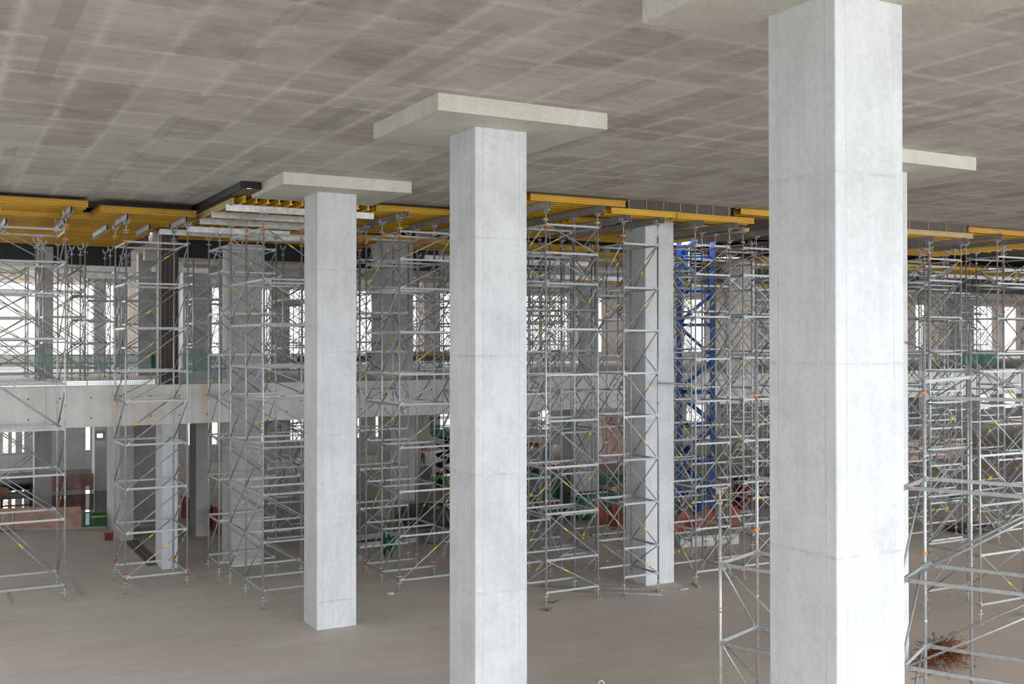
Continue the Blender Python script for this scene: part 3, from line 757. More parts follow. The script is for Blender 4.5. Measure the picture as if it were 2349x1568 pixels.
tower(8.92, 37.42, (0, 2.0), (0, 1.62), 0, 11.8, [.6, 2.05, 3.5, 4.95, 6.4, 7.85, 9.3, 10.75, 11.6], 'shoring tower pressed against the mezzanine edge column', F='X', B='\\', S='\\', collars=(), headgap=.25)
tower(13.76, 32.8, (0, 1.98), (0, 1.55, 3.07), 0, 12.05, [.37, 1.83, 3.3, 4.76, 6.2, 7.2, 8.62, 10.08, 11.05, 11.98], 'three-row shoring tower in the gap between the two middle columns', F='/', B='/', S='\\', collars=(.5, 7.27, 11.85, 12.1), headgap=.36)
tower(17.08, 28.84, (0, 1.95), (0, 1.42), 0, 12.12, STD, 'central front shoring tower just right of the middle column', F='\\', B='/', S='\\', collars=(12.18, 11.98), headgap=.32)
tower(19.88, 28.6, (0, 1.38), (0, 1.55), 0, 11.72, [.63, 1.56, 3.0, 4.43, 5.84, 7.26, 8.66, 10.06, 11.5], 'shoring tower touching the column without capital', F='\\'*6+'//', B='\\'*6+'//', S='\\', collars=(11.55, 11.76), headgap=.48)
tower(22.96, 28.76, (0, 1.5), (0, 1.5), 0, 11.72, [.45, 1.9, 3.35, 4.8, 6.25, 7.7, 9.15, 10.6, 11.6], 'shoring tower right of the column without capital before the blue mast', F='/', B='\\', S='X', collars=(11.55, 11.76), headgap=.48)
tower(25.15, 28.85, (0, 1.95), (0, 1.5), 0, 11.76, [.42, 1.88, 3.34, 4.8, 6.26, 7.72, 9.18, 10.64, 11.6], 'shoring tower half hidden by the left side of the nearest column', F='X', B='/', S='X', collars=(11.55, 11.8), headgap=.44)
# second and third rows on the hall floor
ROW2 = [(17.1, 31.9, 1.95, 1.5, 'shoring tower directly behind the central front tower'),
        (17.2, 35.2, 1.95, 1.5, 'shoring tower two rows behind the central front tower'),
        (19.75, 32.3, 1.45, 1.5, 'shoring tower behind the column without capital on its left'),
        (20.1, 35.9, 1.9, 1.6, 'shoring tower near the mezzanine beam behind the column without capital'),
        (23.3, 32.4, 1.5, 1.5, 'shoring tower one row behind the tower right of the column without capital'),
        (25.5, 32.2, 1.9, 1.5, 'shoring tower one row behind the tower hidden by the nearest column'),
        (23.6, 36.2, 1.8, 1.6, 'shoring tower between the blue mast and the mezzanine beam'),
        (26.6, 35.7, 1.9, 1.5, 'shoring tower just left of the blue mast near the mezzanine beam'),
        (14.1, 37.4, 1.95, 1.5, 'shoring tower near the mezzanine beam between the middle columns'),
        (28.6, 32.3, 1.9, 1.5, 'shoring tower standing before the orange sheeting'),
        (32.2, 36.2, 1.9, 1.6, 'shoring tower right of the blue mast near the mezzanine beam'),
        (2.6, 41.5-2.2, 2.0, 0.01, None)]
for i, (x_, y_, w_, d_, lab) in enumerate(ROW2):
    if lab is None: continue
    off = R.uniform(-.3, .3)
    tower(x_, y_, (0, w_), (0, d_), 0, 11.9+R.uniform(-.1, .15), [z+off*.6 for z in (.6, 2.03, 3.49, 4.95, 6.41, 7.87, 9.33, 10.3, 11.3)], lab,
          F='\\/'[i % 2], B='/\\'[i % 2], S='X' if i % 3 else '\\', fine=True, collars=(11.55, 11.8) if i % 2 else (11.7,), headgap=.35)
# right of the nearest column
tower(34.4, 28.6, (0, 1.85), (0, 1.5), 0, 11.75, [.5, 1.96, 3.42, 4.88, 6.34, 7.8, 9.26, 10.7, 11.55], 'shoring tower just right of the nearest column at the slab edge', F='/', B='\\', S='\\', collars=(11.5, 11.8), headgap=.42)
tower(38.6, 28.7, (0, 2.4), (0, 1.5), 0, 12.0, [.5, 1.96, 3.42, 4.88, 6.34, 7.8, 9.26, 10.7, 11.8], 'shoring tower at the right border under the last yellow deck', F='/', B='\\', S='X', collars=(11.7, 12.05), headgap=.42)
tower(35.2, 33.2, (0, 1.9), (0, 1.5), 0, 11.8, [.6, 2.03, 3.49, 4.95, 6.41, 7.87, 9.33, 10.7, 11.5], 'shoring tower in the second row right of the nearest column', F='X', B='/', S='X', collars=(11.6,), headgap=.4)
tower(39.5, 33.4, (0, 1.9), (0, 1.5), 0, 11.9, [.6, 2.03, 3.49, 4.95, 6.41, 7.87, 9.33, 10.7, 11.5], 'shoring tower in the second row at the right border', F='\\', B='/', S='X', collars=(11.6,), headgap=.5)
tower(43.6, 35.4, (0, 1.9), (0, 1.5), 0, 11.9, [.6, 2.03, 3.49, 4.95, 6.41, 7.87, 9.33, 10.7, 11.5], 'shoring tower deepest at the right before the mezzanine beam', F='/', B='/', S='X', collars=(11.6,), headgap=.5)
tower(37.0, 31.0, (0, 1.9), (0, 1.4), 0, 11.8, [.6, 2.03, 3.49, 4.95, 6.41, 7.87, 9.33, 10.7, 11.5], 'shoring tower between the two rows right of the nearest column', F='X', B='/', S='X', collars=(11.6,), headgap=.4)
tower(41.6, 30.6, (0, 1.9), (0, 1.4), 0, 11.8, [.6, 2.03, 3.49, 4.95, 6.41, 7.87, 9.33, 10.7, 11.5], 'shoring tower between the two rows at the right border', F='/', B='\\', S='X', collars=(11.6,), headgap=.5)
tower(27.15, 20.8, (0, 1.97), (0, 1.95), 0, 7.6, [.55, 2.0, 3.46, 4.92, 6.38, 7.4], 'lower free standing tube tower on the floor behind the right tube tower', F='\\', B='/', S='\\', collars=(.62,), head=None)
# two half-height rotated towers close to the camera
tower(12.93, 15.49, (0, 1.44), (0, 0), 0, 5.25, [-9], '', F='-', B='-', S='-') if False else None
nl = math.radians(20.4)
def near_left():
    r = thing('scaffold_tower', 'tall tube tower close by, half hidden by the nearest column on its left side', 'scaffold', (12.93, 15.49, 0), nl)
    W, D = 1.44, -1.96
    legs = (((0, 0), 5.25), ((W, 0), 8.66), ((0, D), 5.25), ((W, D), 8.4))
    for (lx, ly), h in legs:
        p = ob('standard', std_mesh(h-.3), r, (lx, ly, .3)); ob('base_jack', base_mesh(.3), r, (lx, ly, 0))
        if h < 6: ob('plate_head', flat_head_mesh(), r, (lx, ly, h))
        for cz in ((7.23, 4.6) if h > 6 else (1.2,)): ob('locking_collar', collar_mesh(), p, (0, 0, cz-.3))
    for k, z in enumerate((1.24, 2.70, 4.16)):
        for ly in (0, D): ob('ledger', led_mesh(W), r, (0, ly, z))
        for lx in (0, W): ob('ledger', led_mesh(-D), r, (lx, 0, z-.02), (0, 0, -PI/2))
        if k < 2:
            a = math.atan2(-1.40, W-.14); L = math.hypot(1.40, W-.14)
            ob('diagonal_brace', dia_mesh(L, True), r, (.07, .03, z+1.43), (0, -a, 0))
            a = math.atan2(-1.40, -D-.14); L = math.hypot(1.40, -D-.14)
            ob('diagonal_brace', dia_mesh(L, k == 1), r, (.03, -.07, z+1.43), (0, -a, -PI/2))
            ob('diagonal_brace', dia_mesh(L, True), r, (W+.03, -.07, z+1.43), (0, -a, -PI/2))
    for z in (5.62, 7.08): ob('ledger', led_mesh(-D), r, (W, 0, z-.02), (0, 0, -PI/2))
near_left()
nr = math.radians(26.8)
def near_right():
    r = thing('scaffold_tower', 'tall tube tower at the right border, standing over the rusty steel pile', 'scaffold', (15.61, 13.1, 0), nr)
    W, D = -1.58, -2.45   # W towards the camera left, D to the right
    for lx, ly, h in ((0, 0, 8.65), (W, 0, 7.2), (0, D, 8.5), (W, D, 8.5), (3.13, -.16, 8.45)):
        p = ob('standard', std_mesh(h-.3), r, (lx, ly, .3)); ob('base_jack', base_mesh(.3), r, (lx, ly, 0))
        if lx < 1:
            for cz in (7.36, 4.5): ob('locking_collar', collar_mesh(), p, (0, 0, cz-.3))
    led = (1.35, 2.86, 4.30, 5.83)
    for z in led+(7.28,):
        ob('ledger', led_mesh(-D), r, (0, 0, z), (0, 0, -PI/2))
        if z < 7:
            ob('ledger', led_mesh(-D), r, (W, 0, z+.02), (0, 0, -PI/2))
            ob('ledger', led_mesh(-W), r, (W, 0, z)); ob('ledger', led_mesh(-W), r, (W, D, z))
    L2 = round(math.hypot(3.13, .16), 2)
    ob('ledger', led_mesh(L2), r, (0, 0, 7.56), (0, 0, math.atan2(-.16, 3.13)))
    for k in range(3):
        z0, z1 = led[k], led[k+1]
        for lx, f in ((0, 1), (W, 1)):       # rising towards the right
            L = math.hypot(z1-z0-.06, -D-.14); a = math.atan2(z1-z0-.06, -D-.14)
            d = ob('diagonal_brace', dia_mesh(L, True), r, (lx-.03, -.07, z0+.03), (0, -a, -PI/2))
            if k == 0: ob('tape_mark', tape_mesh('yellowtag'), d, (L*.45, 0, 0))
        L = math.hypot(z1-z0-.06, -W-.14); a = math.atan2(z1-z0-.06, -W-.14)
        d = ob('diagonal_brace', dia_mesh(L, False), r, (W+.07, .03, z0+.03), (0, -a, 0))
        d = ob('diagonal_brace', dia_mesh(L, False), r, (W+.07, D+.03, z0+.03), (0, -a, 0))
    # long loose brace sloping down to the right
    ob('diagonal_brace', dia_mesh(3.2, True), r, (.06, .35, 8.27), (0, math.atan2(1.21, 2.9), -PI/2))
near_right()

# towers on the mezzanine (base z 6.76)
MZ = [(1.6, 41.6, 1.9, 1.5, 'reshoring tower on the mezzanine behind the leftmost tower'),
      (3.9, 44.6, 1.5, 1.5, 'reshoring tower on the mezzanine left of the light grey column'),
      (5.2, 47.2, 1.5, 1.5, 'reshoring tower on the mezzanine behind the second tower from the left'),
      (2.2, 50.5, 1.6, 1.5, 'reshoring tower on the mezzanine before the big white opening'),
      (6.6, 53.5, 1.4, 1.5, 'reshoring tower on the mezzanine beside the slim brown column'),
      (7.4, 47.4, 1.6, 1.3, 'reshoring tower on the mezzanine before the broad dark pier'),
      (9.6, 44.8, 1.5, 1.5, 'reshoring tower on the mezzanine right of the dark column form'),
      (11.6, 54, 1.6, 1.5, 'reshoring tower on the mezzanine before the narrow bright windows'),
      (12.9, 43.2, 1.6, 1.6, 'reshoring tower on the mezzanine behind the three-row tower'),
      (14.2, 48.6, 1.6, 1.6, 'reshoring tower on the mezzanine before the wide bright opening'),
      (15.9, 55, 1.6, 1.6, 'far reshoring tower on the mezzanine before the brownish column'),
      (14.4, 41.3, 1.7, 1.5, 'reshoring tower on the mezzanine left of the wide dark column'),
      (18.6, 42.2, 1.7, 1.5, 'reshoring tower on the mezzanine right of the wide dark column'),
      (22.6, 50.5, 1.7, 1.6, 'far reshoring tower on the mezzanine hidden by the middle column'),
      (21.6, 43.5, 1.7, 1.5, 'reshoring tower on the mezzanine right behind the middle column'),
      (24.4, 42.4, 1.7, 1.5, 'reshoring tower on the mezzanine behind the central front tower'),
      (26.9, 45.5, 1.7, 1.5, 'reshoring tower on the mezzanine left of the column without capital'),
      (30.3, 53, 1.7, 1.6, 'far reshoring tower on the mezzanine behind the central towers'),
      (37.2, 42.6, 1.7, 1.5, 'reshoring tower on the mezzanine right of the blue mast'),
      (40.5, 46, 1.7, 1.5, 'second reshoring tower on the mezzanine right of the blue mast'),
      (46, 42, 1.9, 1.5, 'reshoring tower on the mezzanine at the right, left of the tall tube tower'),
      (50, 46, 1.9, 1.5, 'reshoring tower on the mezzanine behind the right slab edge towers'),
      (55, 43.5, 1.9, 1.5, 'reshoring tower on the mezzanine before the white opening at the far right'),
      (60, 46.8, 1.9, 1.5, 'far reshoring tower on the mezzanine at the right border'),
      (65, 45, 1.9, 1.5, 'rightmost reshoring tower on the mezzanine')]
for i, (x_, y_, w_, d_, lab) in enumerate(MZ):
    o_ = R.uniform(-.35, .35)
    tower(x_, y_, (0, w_), (0, d_), 6.76, 11.75+R.uniform(-.1, .2), [z+o_*.5 for z in (7.2, 8.2, 9.2, 10.2, 11.2)], lab,
          F='X' if i % 3 else '/', B='X' if i % 2 else '\\', S='X', fine=False, headgap=.3, basegap=.25)
# towers below the mezzanine
LZ = [(11.8, 41.6, 1.5, 1.5, 'low shoring tower below the mezzanine behind the three-row tower'), (13.6, 44.5, 1.5, 1.5, 'low shoring tower below the mezzanine in the gap left of the grey column'),
      (3.4, 66, 2.0, 1.6, 'low shoring tower far below the mezzanine at the left border'), (36.5, 42, 1.7, 1.5, 'low shoring tower below the mezzanine right of the blue mast'),
      (41, 44, 1.7, 1.5, 'second low shoring tower below the mezzanine right of the blue mast'), (48, 43, 1.9, 1.5, 'low shoring tower below the mezzanine at the right'),
      (56, 45, 1.9, 1.5, 'low shoring tower below the mezzanine at the far right')]
for i, (x_, y_, w_, d_, lab) in enumerate(LZ):
    tower(x_, y_, (0, w_), (0, d_), 0, 5.7, [.5, 1.9, 3.3, 4.7, 5.5], lab, F='X', B='/', S='X', fine=False, headgap=.3, basegap=.25)

# ------------------------------------------------------------------ blue mast
def blue_mast():
    r = thing('crane_mast', 'blue lattice crane mast rising through the slab opening', 'crane', (30.40, 38.05, 0), math.radians(-38.7))
    s = .74; top = 13.6
    for sx in (-1, 1):
        for sy in (-1, 1):
            MB().box(sx*s-.11, sy*s-.11, 0, sx*s+.11, sy*s+.11, top).build('chord', M['blue'], r)
    n = 9; dz = top/n
    for k in range(n):
        z0, z1 = k*dz+.1, (k+1)*dz-.1
        for sy in (-1, 1):
            a, c = ((-s, s), (s, -s))[k % 2]
            MB().tube((a, sy*s, z0), (c, sy*s, z1), .075, 8).build('lattice_brace', M['blue'], r)
            MB().tube((-s, sy*s, (k+1)*dz), (s, sy*s, (k+1)*dz), .06, 8).build('lattice_strut', M['blue'], r)
        for sx in (-1, 1):
            a, c = ((-s, s), (s, -s))[(k+1) % 2]
            MB().tube((sx*s, a, z0), (sx*s, c, z1), .075, 8).build('lattice_brace', M['blue'], r)
    b = MB()
    for sx in (-.3, .3): b.tube((sx, .1, .2), (sx, .1, top-.2), .02, 6)
    for k in range(44): b.tube((-.3, .1, .3+k*.3), (.3, .1, .3+k*.3), .012, 5)
    b.build('ladder', M['galv'], r)
blue_mast()

# ------------------------------------------------------------------ nets, rails, clutter
def sheet(name, p0, p1, h, mat, parent=None, nx=24, nz=6, amp=.05, sag=.06, seed=0, thick=.004):
    """hanging net or sheet between two ground points, wrinkled, with thickness"""
    rr = random.Random(seed); p0 = Vector(p0); p1 = Vector(p1); d = p1-p0; n = Vector((-d.y, d.x, 0)).normalized()
    b = MB(); ph = [rr.uniform(0, 6) for _ in range(6)]
    for side in (0, 1):
        for i in range(nx+1):
            u = i/nx
            for k in range(nz+1):
                w = k/nz
                off = amp*(math.sin(u*17+ph[0]+w*2)+.6*math.sin(u*41+ph[1])+.5*math.sin(w*7+ph[2]+u*5))*(.5+.5*math.sin(w*PI))
                top = h*(1-sag*abs(math.sin(u*9+ph[3]))); bot = h*.10*abs(math.sin(u*7+ph[4]))*sag*6
                P = p0+d*u+n*(off+side*thick)+Vector((0, 0, bot+(top-bot)*w)); b.v.append(tuple(P))
    N = (nx+1)*(nz+1)
    for i in range(nx):
        for k in range(nz):
            a = i*(nz+1)+k
            b.quad([a, a+nz+1, a+nz+2, a+1], True); b.quad([N+a+1, N+a+nz+2, N+a+nz+1, N+a], True)
    return b.build(name, mat, parent)
# guard rail on the mezzanine edge at the left
gr = thing('guard_rail', 'galvanised guard rail on the mezzanine edge left of the dark column form', 'railing', (-2, 39.85, 6.76))
for z in (.45, .80, 1.08): MB().tube((0, 0, z), (9.25, 0, z), .024, 8).build('rail', M['galv'], gr)
for k in range(6): MB().tube((.3+1.75*k, 0, 0), (.3+1.75*k, 0, 1.12), .026, 8).build('post', M['galv'], gr)
tb = thing('toe_board', 'perforated silver toe board along the mezzanine edge', 'toe board', (-2, 39.72, 6.77))
for k in range(4): MB().box(2.3*k, 0, .0, 2.3*k+2.27, .03, .17).build('plank', M['perf'], tb)
tag(sheet('debris_net', (-2, 39.78, 7.32), (7.2, 39.78, 7.32), .55, M['greennet'], seed=3, amp=.03, sag=.12, nx=40), 'long green debris net on the guard rail left of the dark column form', 'net')
tag(sheet('net_roll', (7.02, 39.72, 7.35), (7.2, 39.72, 7.35), .5, M['greennetdense'], seed=8, amp=.06), 'bunched green net end tied to the guard rail', 'net')
tag(sheet('debris_net', (8.05, 39.75, 6.85), (9.75, 39.75, 6.85), 1.15, M['greennet'], seed=5, amp=.05, sag=.1), 'sagging green debris net between the dark column form and the edge column', 'net')
gr = thing('guard_rail', 'short galvanised guard rail beside the mezzanine edge column', 'railing', (8.1, 39.9, 6.76))
for z in (.55, 1.08): MB().tube((0, 0, z), (1.65, 0, z), .024, 8).build('rail', M['galv'], gr)
for k in range(2): MB().tube((.1+1.3*k, 0, 0), (.1+1.3*k, 0, 1.15), .026, 8).build('post', M['galv'], gr)
tag(sheet('debris_net', (50.5, 39.9, 6.9), (53.5, 39.9, 6.9), .9, M['greennetdense'], seed=6, amp=.12, sag=.3), 'crumpled green net on the mezzanine edge at the far right', 'net')
tag(sheet('debris_net', (38.6, 39.9, 6.9), (42.0, 39.9, 6.9), .8, M['greennet'], seed=9, amp=.1, sag=.3), 'green net on the mezzanine edge right of the blue mast', 'net')

# barriers at the water, left
ob_ = tag(sheet('barrier_net', (-1., 53.2, .08), (6.0, 50.75, .08), .95, M['orangenet'], seed=11, amp=.04, sag=.05, nx=40), 'pale orange barrier net along the water at the left border', 'net')
gb = thing('barrier', 'green mesh barrier beside the orange barrier net', 'barrier', (6.05, 50.7, 0), -.12)
MB().box(0, -.01, .08, 1.05, .01, .72).build('mesh_panel', M['greenbarrier'], gb)
MB().box(0, -.03, .68, 1.05, .03, .74).build('top_rail', M['liftdark'], gb); MB().box(.35, -.035, .48, 1.0, -.012, .54).build('yellow_stripe', M['yellowpaint'], gb)
for xx in (.0, 1.0): MB().box(xx, -.03, 0, xx+.06, .03, .78).build('post', M['liftdark'], gb)
for k, xx in enumerate((2.9, 3.3)):
    tag(MB().tube((0, 0, 0), (0, 0, .9), .03, 8).build('fence_post', M['galv'], None, (xx, 52.1-.3*k-.25, 0)), ['steel fence post holding the orange net, left one', 'steel fence post holding the orange net, right one'][k], 'post')
tag(sheet('barrier_net', (5.0, 63.5, .1), (8.1, 63., .1), .95, M['rednet'], seed=12, amp=.05), 'faded red barrier net across the water left of the lamp column', 'net')
# pipes on a rack
rk = thing('pipe_rack', 'steel rack carrying black wrapped pipes at the left border', 'rack', (1.2, 58.8, 0))
for xx in (.4, 2.0, 3.3):
    MB().box(xx, -.5, 0, xx+.08, -.42, 1.25).build('upright', M['black'], rk)
    for z in (.42, .85): MB().box(xx, -.5, z, xx+.08, .6, z+.06).build('arm', M['black'], rk)
MB().box(.3, -.5, .15, 3.5, -.44, .21).build('rail', M['redpaint'], rk)
for lv, z in enumerate((.62, 1.05, 1.30)):
    for k in range(3 if lv < 2 else 2):
        m_ = MB().tube((0, 0, 0), (4.2, 0, 0), .13, 10)
        tag(m_.build('pipe', M['pipeblack'] if (k+lv) % 2 else M['clear'], None, (.9, 58.55+.30*k+(.15 if lv == 2 else 0), z)), 'long wrapped pipe lying on the rack at the left border', 'pipe', 'wrapped pipes on the rack')
tag(sheet('barrier_net', (.9, 58.2, .5), (3.55, 58.2, .5), .75, M['rednet'], seed=13, amp=.06, sag=.2), 'red net hanging in front of the pipe rack', 'net')
# flood lamp
fl = thing('flood_lamp', 'lit white flood lamp on the column standing in the water', 'lamp', (8.42, 63.05, 3.1))
MB().box(-.16, -.02, -.12, .16, .14, .12).build('housing', M['black'], fl); MB().box(-.14, -.045, -.10, .14, -.022, .10).build('lamp_glass', M['lamp'], fl)
# orange mesh panels
tag(sheet('barrier_net', (10.3, 50.6, .15), (10.62, 49.2, .15), 1.1, M['orangenetdense'], seed=14, amp=.05), 'orange net panel left of the dark column below the mezzanine', 'net')
tag(sheet('barrier_net', (10.72, 47.3, .15), (10.80, 44.9, .15), 1.15, M['orangenetdense'], seed=15, amp=.05), 'orange net panel right of the dark column below the mezzanine', 'net')
# planks
for k, (xx, dx) in enumerate(((7.18, 0), (7.48, .05))):
    tag(MB().box(0, 0, 0, .22, 5.4, .05).build('plank', M['plank'], None, (xx, 41.0+.1*k, 0), (0, 0, .0)), ['long brown plank on the floor behind the second tower, left one of two', 'long brown plank on the floor behind the second tower, right one of two'][k], 'plank')
tag(sheet('net_bundle', (6.5, 47.2, 0), (6.85, 47.1, 0), .35, M['orangenetdense'], seed=16, amp=.1), 'small crumpled orange net at the pier foot', 'net')

# area seen between the middle columns
tag(sheet('green_net', (15.15, 37.9, 0), (15.65, 37.65, 0), 1.5, M['greennetdense'], seed=17, amp=.16, sag=.45), 'green net draped over a post beside the floor pit', 'net')
pt = thing('pit_frame', 'low concrete surround of the floor pit below the mezzanine', 'pit', (14.6, 40.6, 0))
MB().box(0, 0, 0, 3.2, .2, .18).build('front_curb', M['old'], pt); MB().box(0, 1.8, 0, 3.2, 2., .18).build('rear_curb', M['old'], pt); MB().box(.05, .2, 0, 3.15, 1.8, .02).build('pit_shade_sheet', M['pitshade'], pt)  # dark sheet on the floor: shade of the pit opening as colour
b = MB()
def lump(b, cx, cy, cz, sx, sy, sz, seed, nu=16, nv=8):
    rr = random.Random(seed); i0 = len(b.v)
    for j in range(nv+1):
        th = PI*j/nv
        for i in range(nu):
            ph = 2*PI*i/nu; q = .85+.3*rr.random()
            x, y, z = math.sin(th)*math.cos(ph), math.sin(th)*math.sin(ph), math.cos(th)
            f = lambda a: math.copysign(abs(a)**.6, a)
            b.v.append((cx+sx*f(x)*q, cy+sy*f(y)*q, max(0.0, cz+sz*f(z)*q)))
    for j in range(nv):
        for i in range(nu):
            n = (i+1) % nu; b.quad([i0+j*nu+i, i0+(j+1)*nu+i, i0+(j+1)*nu+n, i0+j*nu+n], True)
lump(b, 0, 0, .45, 1.9, 1.3, .45, 21)
tag(b.build('covered_stack', M['blacktarp'], None, (20.6, 44.2, 0)), 'low stack under black plastic sheeting left of the worker', 'stack')
b = MB(); lump(b, 0, 0, .22, .38, .3, .24, 22, 10, 6)
tag(b.build('concrete_block', M['rubblegrey'], None, (18.3, 40.2, 0)), 'rough grey block on the floor by the pit', 'block')
# worker
def person():
    r = thing('person', 'person in orange vest with white stripes, blue jeans and yellow helmet, arm raised', 'person', (28.6, 64.3, 0), math.radians(-115))
    def skin(name, pts, edges, mat, root=0, sub=1):
        me = bpy.data.meshes.new(name); me.from_pydata([p[:3] for p in pts], edges, []); me.materials.append(M[mat])
        o = ob(name, me, r); md = o.modifiers.new('s', 'SKIN'); md.use_smooth_shade = True
        for v, p in zip(me.skin_vertices[0].data, pts): v.radius = (p[3], p[4] if len(p) > 4 else p[3])
        me.skin_vertices[0].data[root].use_root = True
        sd = o.modifiers.new('u', 'SUBSURF'); sd.levels = sub; sd.render_levels = sub
        return o
    P = [(0, 0, .92, .13, .10), (.05, 0, 1.12, .13, .10), (.10, 0, 1.34, .15, .10), (.14, 0, 1.48, .06), (.17, 0, 1.60, .085, .10), (.18, 0, 1.68, .08),
         (.10, .17, 1.40, .055), (.20, .26, 1.20, .045), (.38, .22, 1.28, .036), (.45, .20, 1.30, .03),
         (.10, -.17, 1.40, .055), (.26, -.26, 1.36, .045), (.34, -.18, 1.58, .036), (.34, -.13, 1.64, .03),
         (0, .09, .84, .09), (.06, .10, .48, .065), (.0, .10, .09, .045), (.14, .11, .05, .035),
         (0, -.09, .84, .09), (-.02, -.10, .48, .065), (-.08, -.10, .09, .045), (.06, -.11, .05, .035)]
    E_ = [(0, 1), (1, 2), (2, 3), (3, 4), (4, 5), (2, 6), (6, 7), (7, 8), (8, 9), (2, 10), (10, 11), (11, 12), (12, 13), (0, 14), (14, 15), (15, 16), (16, 17), (0, 18), (18, 19), (19, 20), (20, 21)]
    skin('body', P, E_, 'skin')
    skin('vest', [(.03, 0, .98, .145, .125), (.06, 0, 1.14, .145, .125), (.10, 0, 1.36, .165, .125), (.12, 0, 1.43, .12, .10)], [(0, 1), (1, 2), (2, 3)], 'vest')
    skin('trousers', [(0, 0, .95, .14, .115), (0, .09, .83, .10), (.06, .10, .48, .078), (.0, .10, .12, .06), (0, -.09, .83, .10), (-.02, -.10, .48, .078), (-.08, -.10, .12, .06)], [(0, 1), (1, 2), (2, 3), (0, 4), (4, 5), (5, 6)], 'jeans')
    b = MB(); b.tube((.065, 0, 1.10), (.072, 0, 1.16), .19, 14, .19); b.build('reflective_band', M['white'], r)
    b = MB(); lump(b, .175, 0, 1.70, .11, .10, .09, 4, 12, 6); b.tube((.20, 0, 1.665), (.20, 0, 1.68), .14, 12); b.build('helmet', M['helmet'], r)
    for s in (-1, 1):
        b = MB(); b.box(-.06 if s > 0 else -.14, s*.10-.05, 0, .17 if s > 0 else .10, s*.10+.05, .11); b.build('boot', M['boots'], r)
    b = MB()
    for s in (-1, 1):
        b.box(.10, s*.09-.022, 1.0, .232, s*.09+.022, 1.40)
        b.box(-.10, s*.09-.022, 1.0, .0, s*.09+.022, 1.40)
    b.build('reflective_brace', M['white'], r)
person()
# yellow barrel-like machine by the worker and white bucket
ym = thing('compressor', 'yellow machine standing beside the worker', 'machine', (26.9, 62.6, 0), .3)
MB().box(-.6, -.5, .25, .6, .5, 1.15).build('body', M['yellowpaint'], ym)
for sx in (-.35, .35): MB().tube((sx, -.52, .22), (sx, .52, .22), .22, 12).build('wheel', M['rubber'], ym)
tag(MB().prism(chamfer_rect(.55, .4, .05), 0, .85).build('wrapped_crate', M['clear'], None, (26.3, 59.3, 0)), 'pale wrapped crate in front of the worker', 'crate')
# scissor lift
def lift():
    r = thing('scissor_lift', 'green scissor lift with black scissor arms beside the middle column', 'lift', (26.7, 55.6, 0), math.radians(-20))
    MB().box(-1.3, -.55, .25, 1.3, .55, .62).build('chassis', M['liftgreen'], r)
    for sx in (-.9, .9):
        for sy in (-.5, .5): MB().tube((sx, sy-.1, .25), (sx, sy+.1, .25), .25, 12).build('wheel', M['rubber'], r)
    n = 4; z = .65; dz = .56
    for k in range(n):
        for sy in (-.42, .42):
            for s in (-1, 1): MB().tube((-s*1.0, sy, z), (s*1.0, sy, z+dz), .06, 6).build('scissor_arm', M['black'], r)
        z += dz
    MB().box(-1.3, -.6, z, 1.3, .6, z+.12).build('platform', M['liftdark'], r)
    b = MB()
    for sy in (-.58, .58):
        for zz in (.55, 1.05): b.tube((-1.28, sy, z+zz), (1.28, sy, z+zz), .03, 6)
        for sx in (-1.28, 0, 1.28): b.tube((sx, sy, z+.1), (sx, sy, z+1.05), .03, 6)
    b.build('guard_rail', M['liftdark'], r)
    MB().box(-1.3, -.62, z+.12, 1.3, -.58, z+.42).build('kick_plate', M['liftdark'], r)
lift()
# container, telehandler, tarp, nets behind the central towers
ct = thing('waste_container', 'green waste container with red frame below the mezzanine', 'container', (26.2, 46.4, 0), .15)
MB().box(-1.6, -.8, .25, 1.6, .8, 1.75).build('body', M['greenpaint'], ct)
MB().box(-1.7, -.9, .08, 1.7, .9, .30).build('red_base', M['redpaint'], ct); MB().box(-1.65, -.85, 1.2, 1.65, -.79, 1.32).build('red_rail', M['redpaint'], ct)
for xx in (-1.6, -.55, .5, 1.5): MB().box(xx, -.86, .3, xx+.1, -.8, 1.75).build('rib', M['greenpaint'], ct)
th = thing('telehandler', 'red site machine with dark cab behind the green container', 'machine', (29.8, 51.6, 0), .4)
MB().box(-1.5, -.8, .55, 1.5, .8, 1.35).build('chassis', M['redpaint'], th); MB().box(-.7, -.75, 1.35, .5, .5, 2.5).build('cab', M['glass_dark'], th); MB().box(-.75, -.8, 2.5, .55, .55, 2.6).build('cab_roof', M['redpaint'], th)
MB().tube((-1.3, .6, 1.5), (1.9, .6, 2.3), .17, 8).build('boom', M['redpaint'], th)
for sx in (-1.0, 1.0):
    for sy in (-.75, .75): MB().tube((sx, sy-.15, .5), (sx, sy+.15, .5), .5, 14).build('wheel', M['rubber'], th)
b = MB(); lump(b, 0, 0, .55, 1.5, .8, .62, 31)
tag(b.build('covered_stack', M['greentarp'], None, (27.6, 42.4, 0)), 'stack under green tarpaulin behind the central towers', 'stack')
tag(sheet('barrier_net', (25.6, 39.0, .1), (26.9, 37.5, .1), 1.3, M['orangenetdense'], seed=41, amp=.1, sag=.25), 'dark orange net hanging left of the column without capital', 'net')
tag(sheet('barrier_net', (34.5, 52, 1.2), (38.5, 52., 1.2), 2.8, M['orangenet'], seed=42, amp=.12), 'tall pale orange net below the mezzanine left of the column without capital', 'net')
tag(sheet('barrier_net', (31., 48, .6), (35.5, 48, .6), .5, M['greenbarrier'], seed=43, amp=.05), 'green net strip below the mezzanine left of the column without capital', 'net')
for k in range(2):
    tag(MB().box(0, 0, 0, .5, .4, .35).build('cardboard_box', M['paleply'], None, (31.2+.1*k, 46.4, .35*k)), ['cardboard box on the floor by the bluish column, lower one', 'cardboard box on the floor by the bluish column, upper one'][k], 'box')
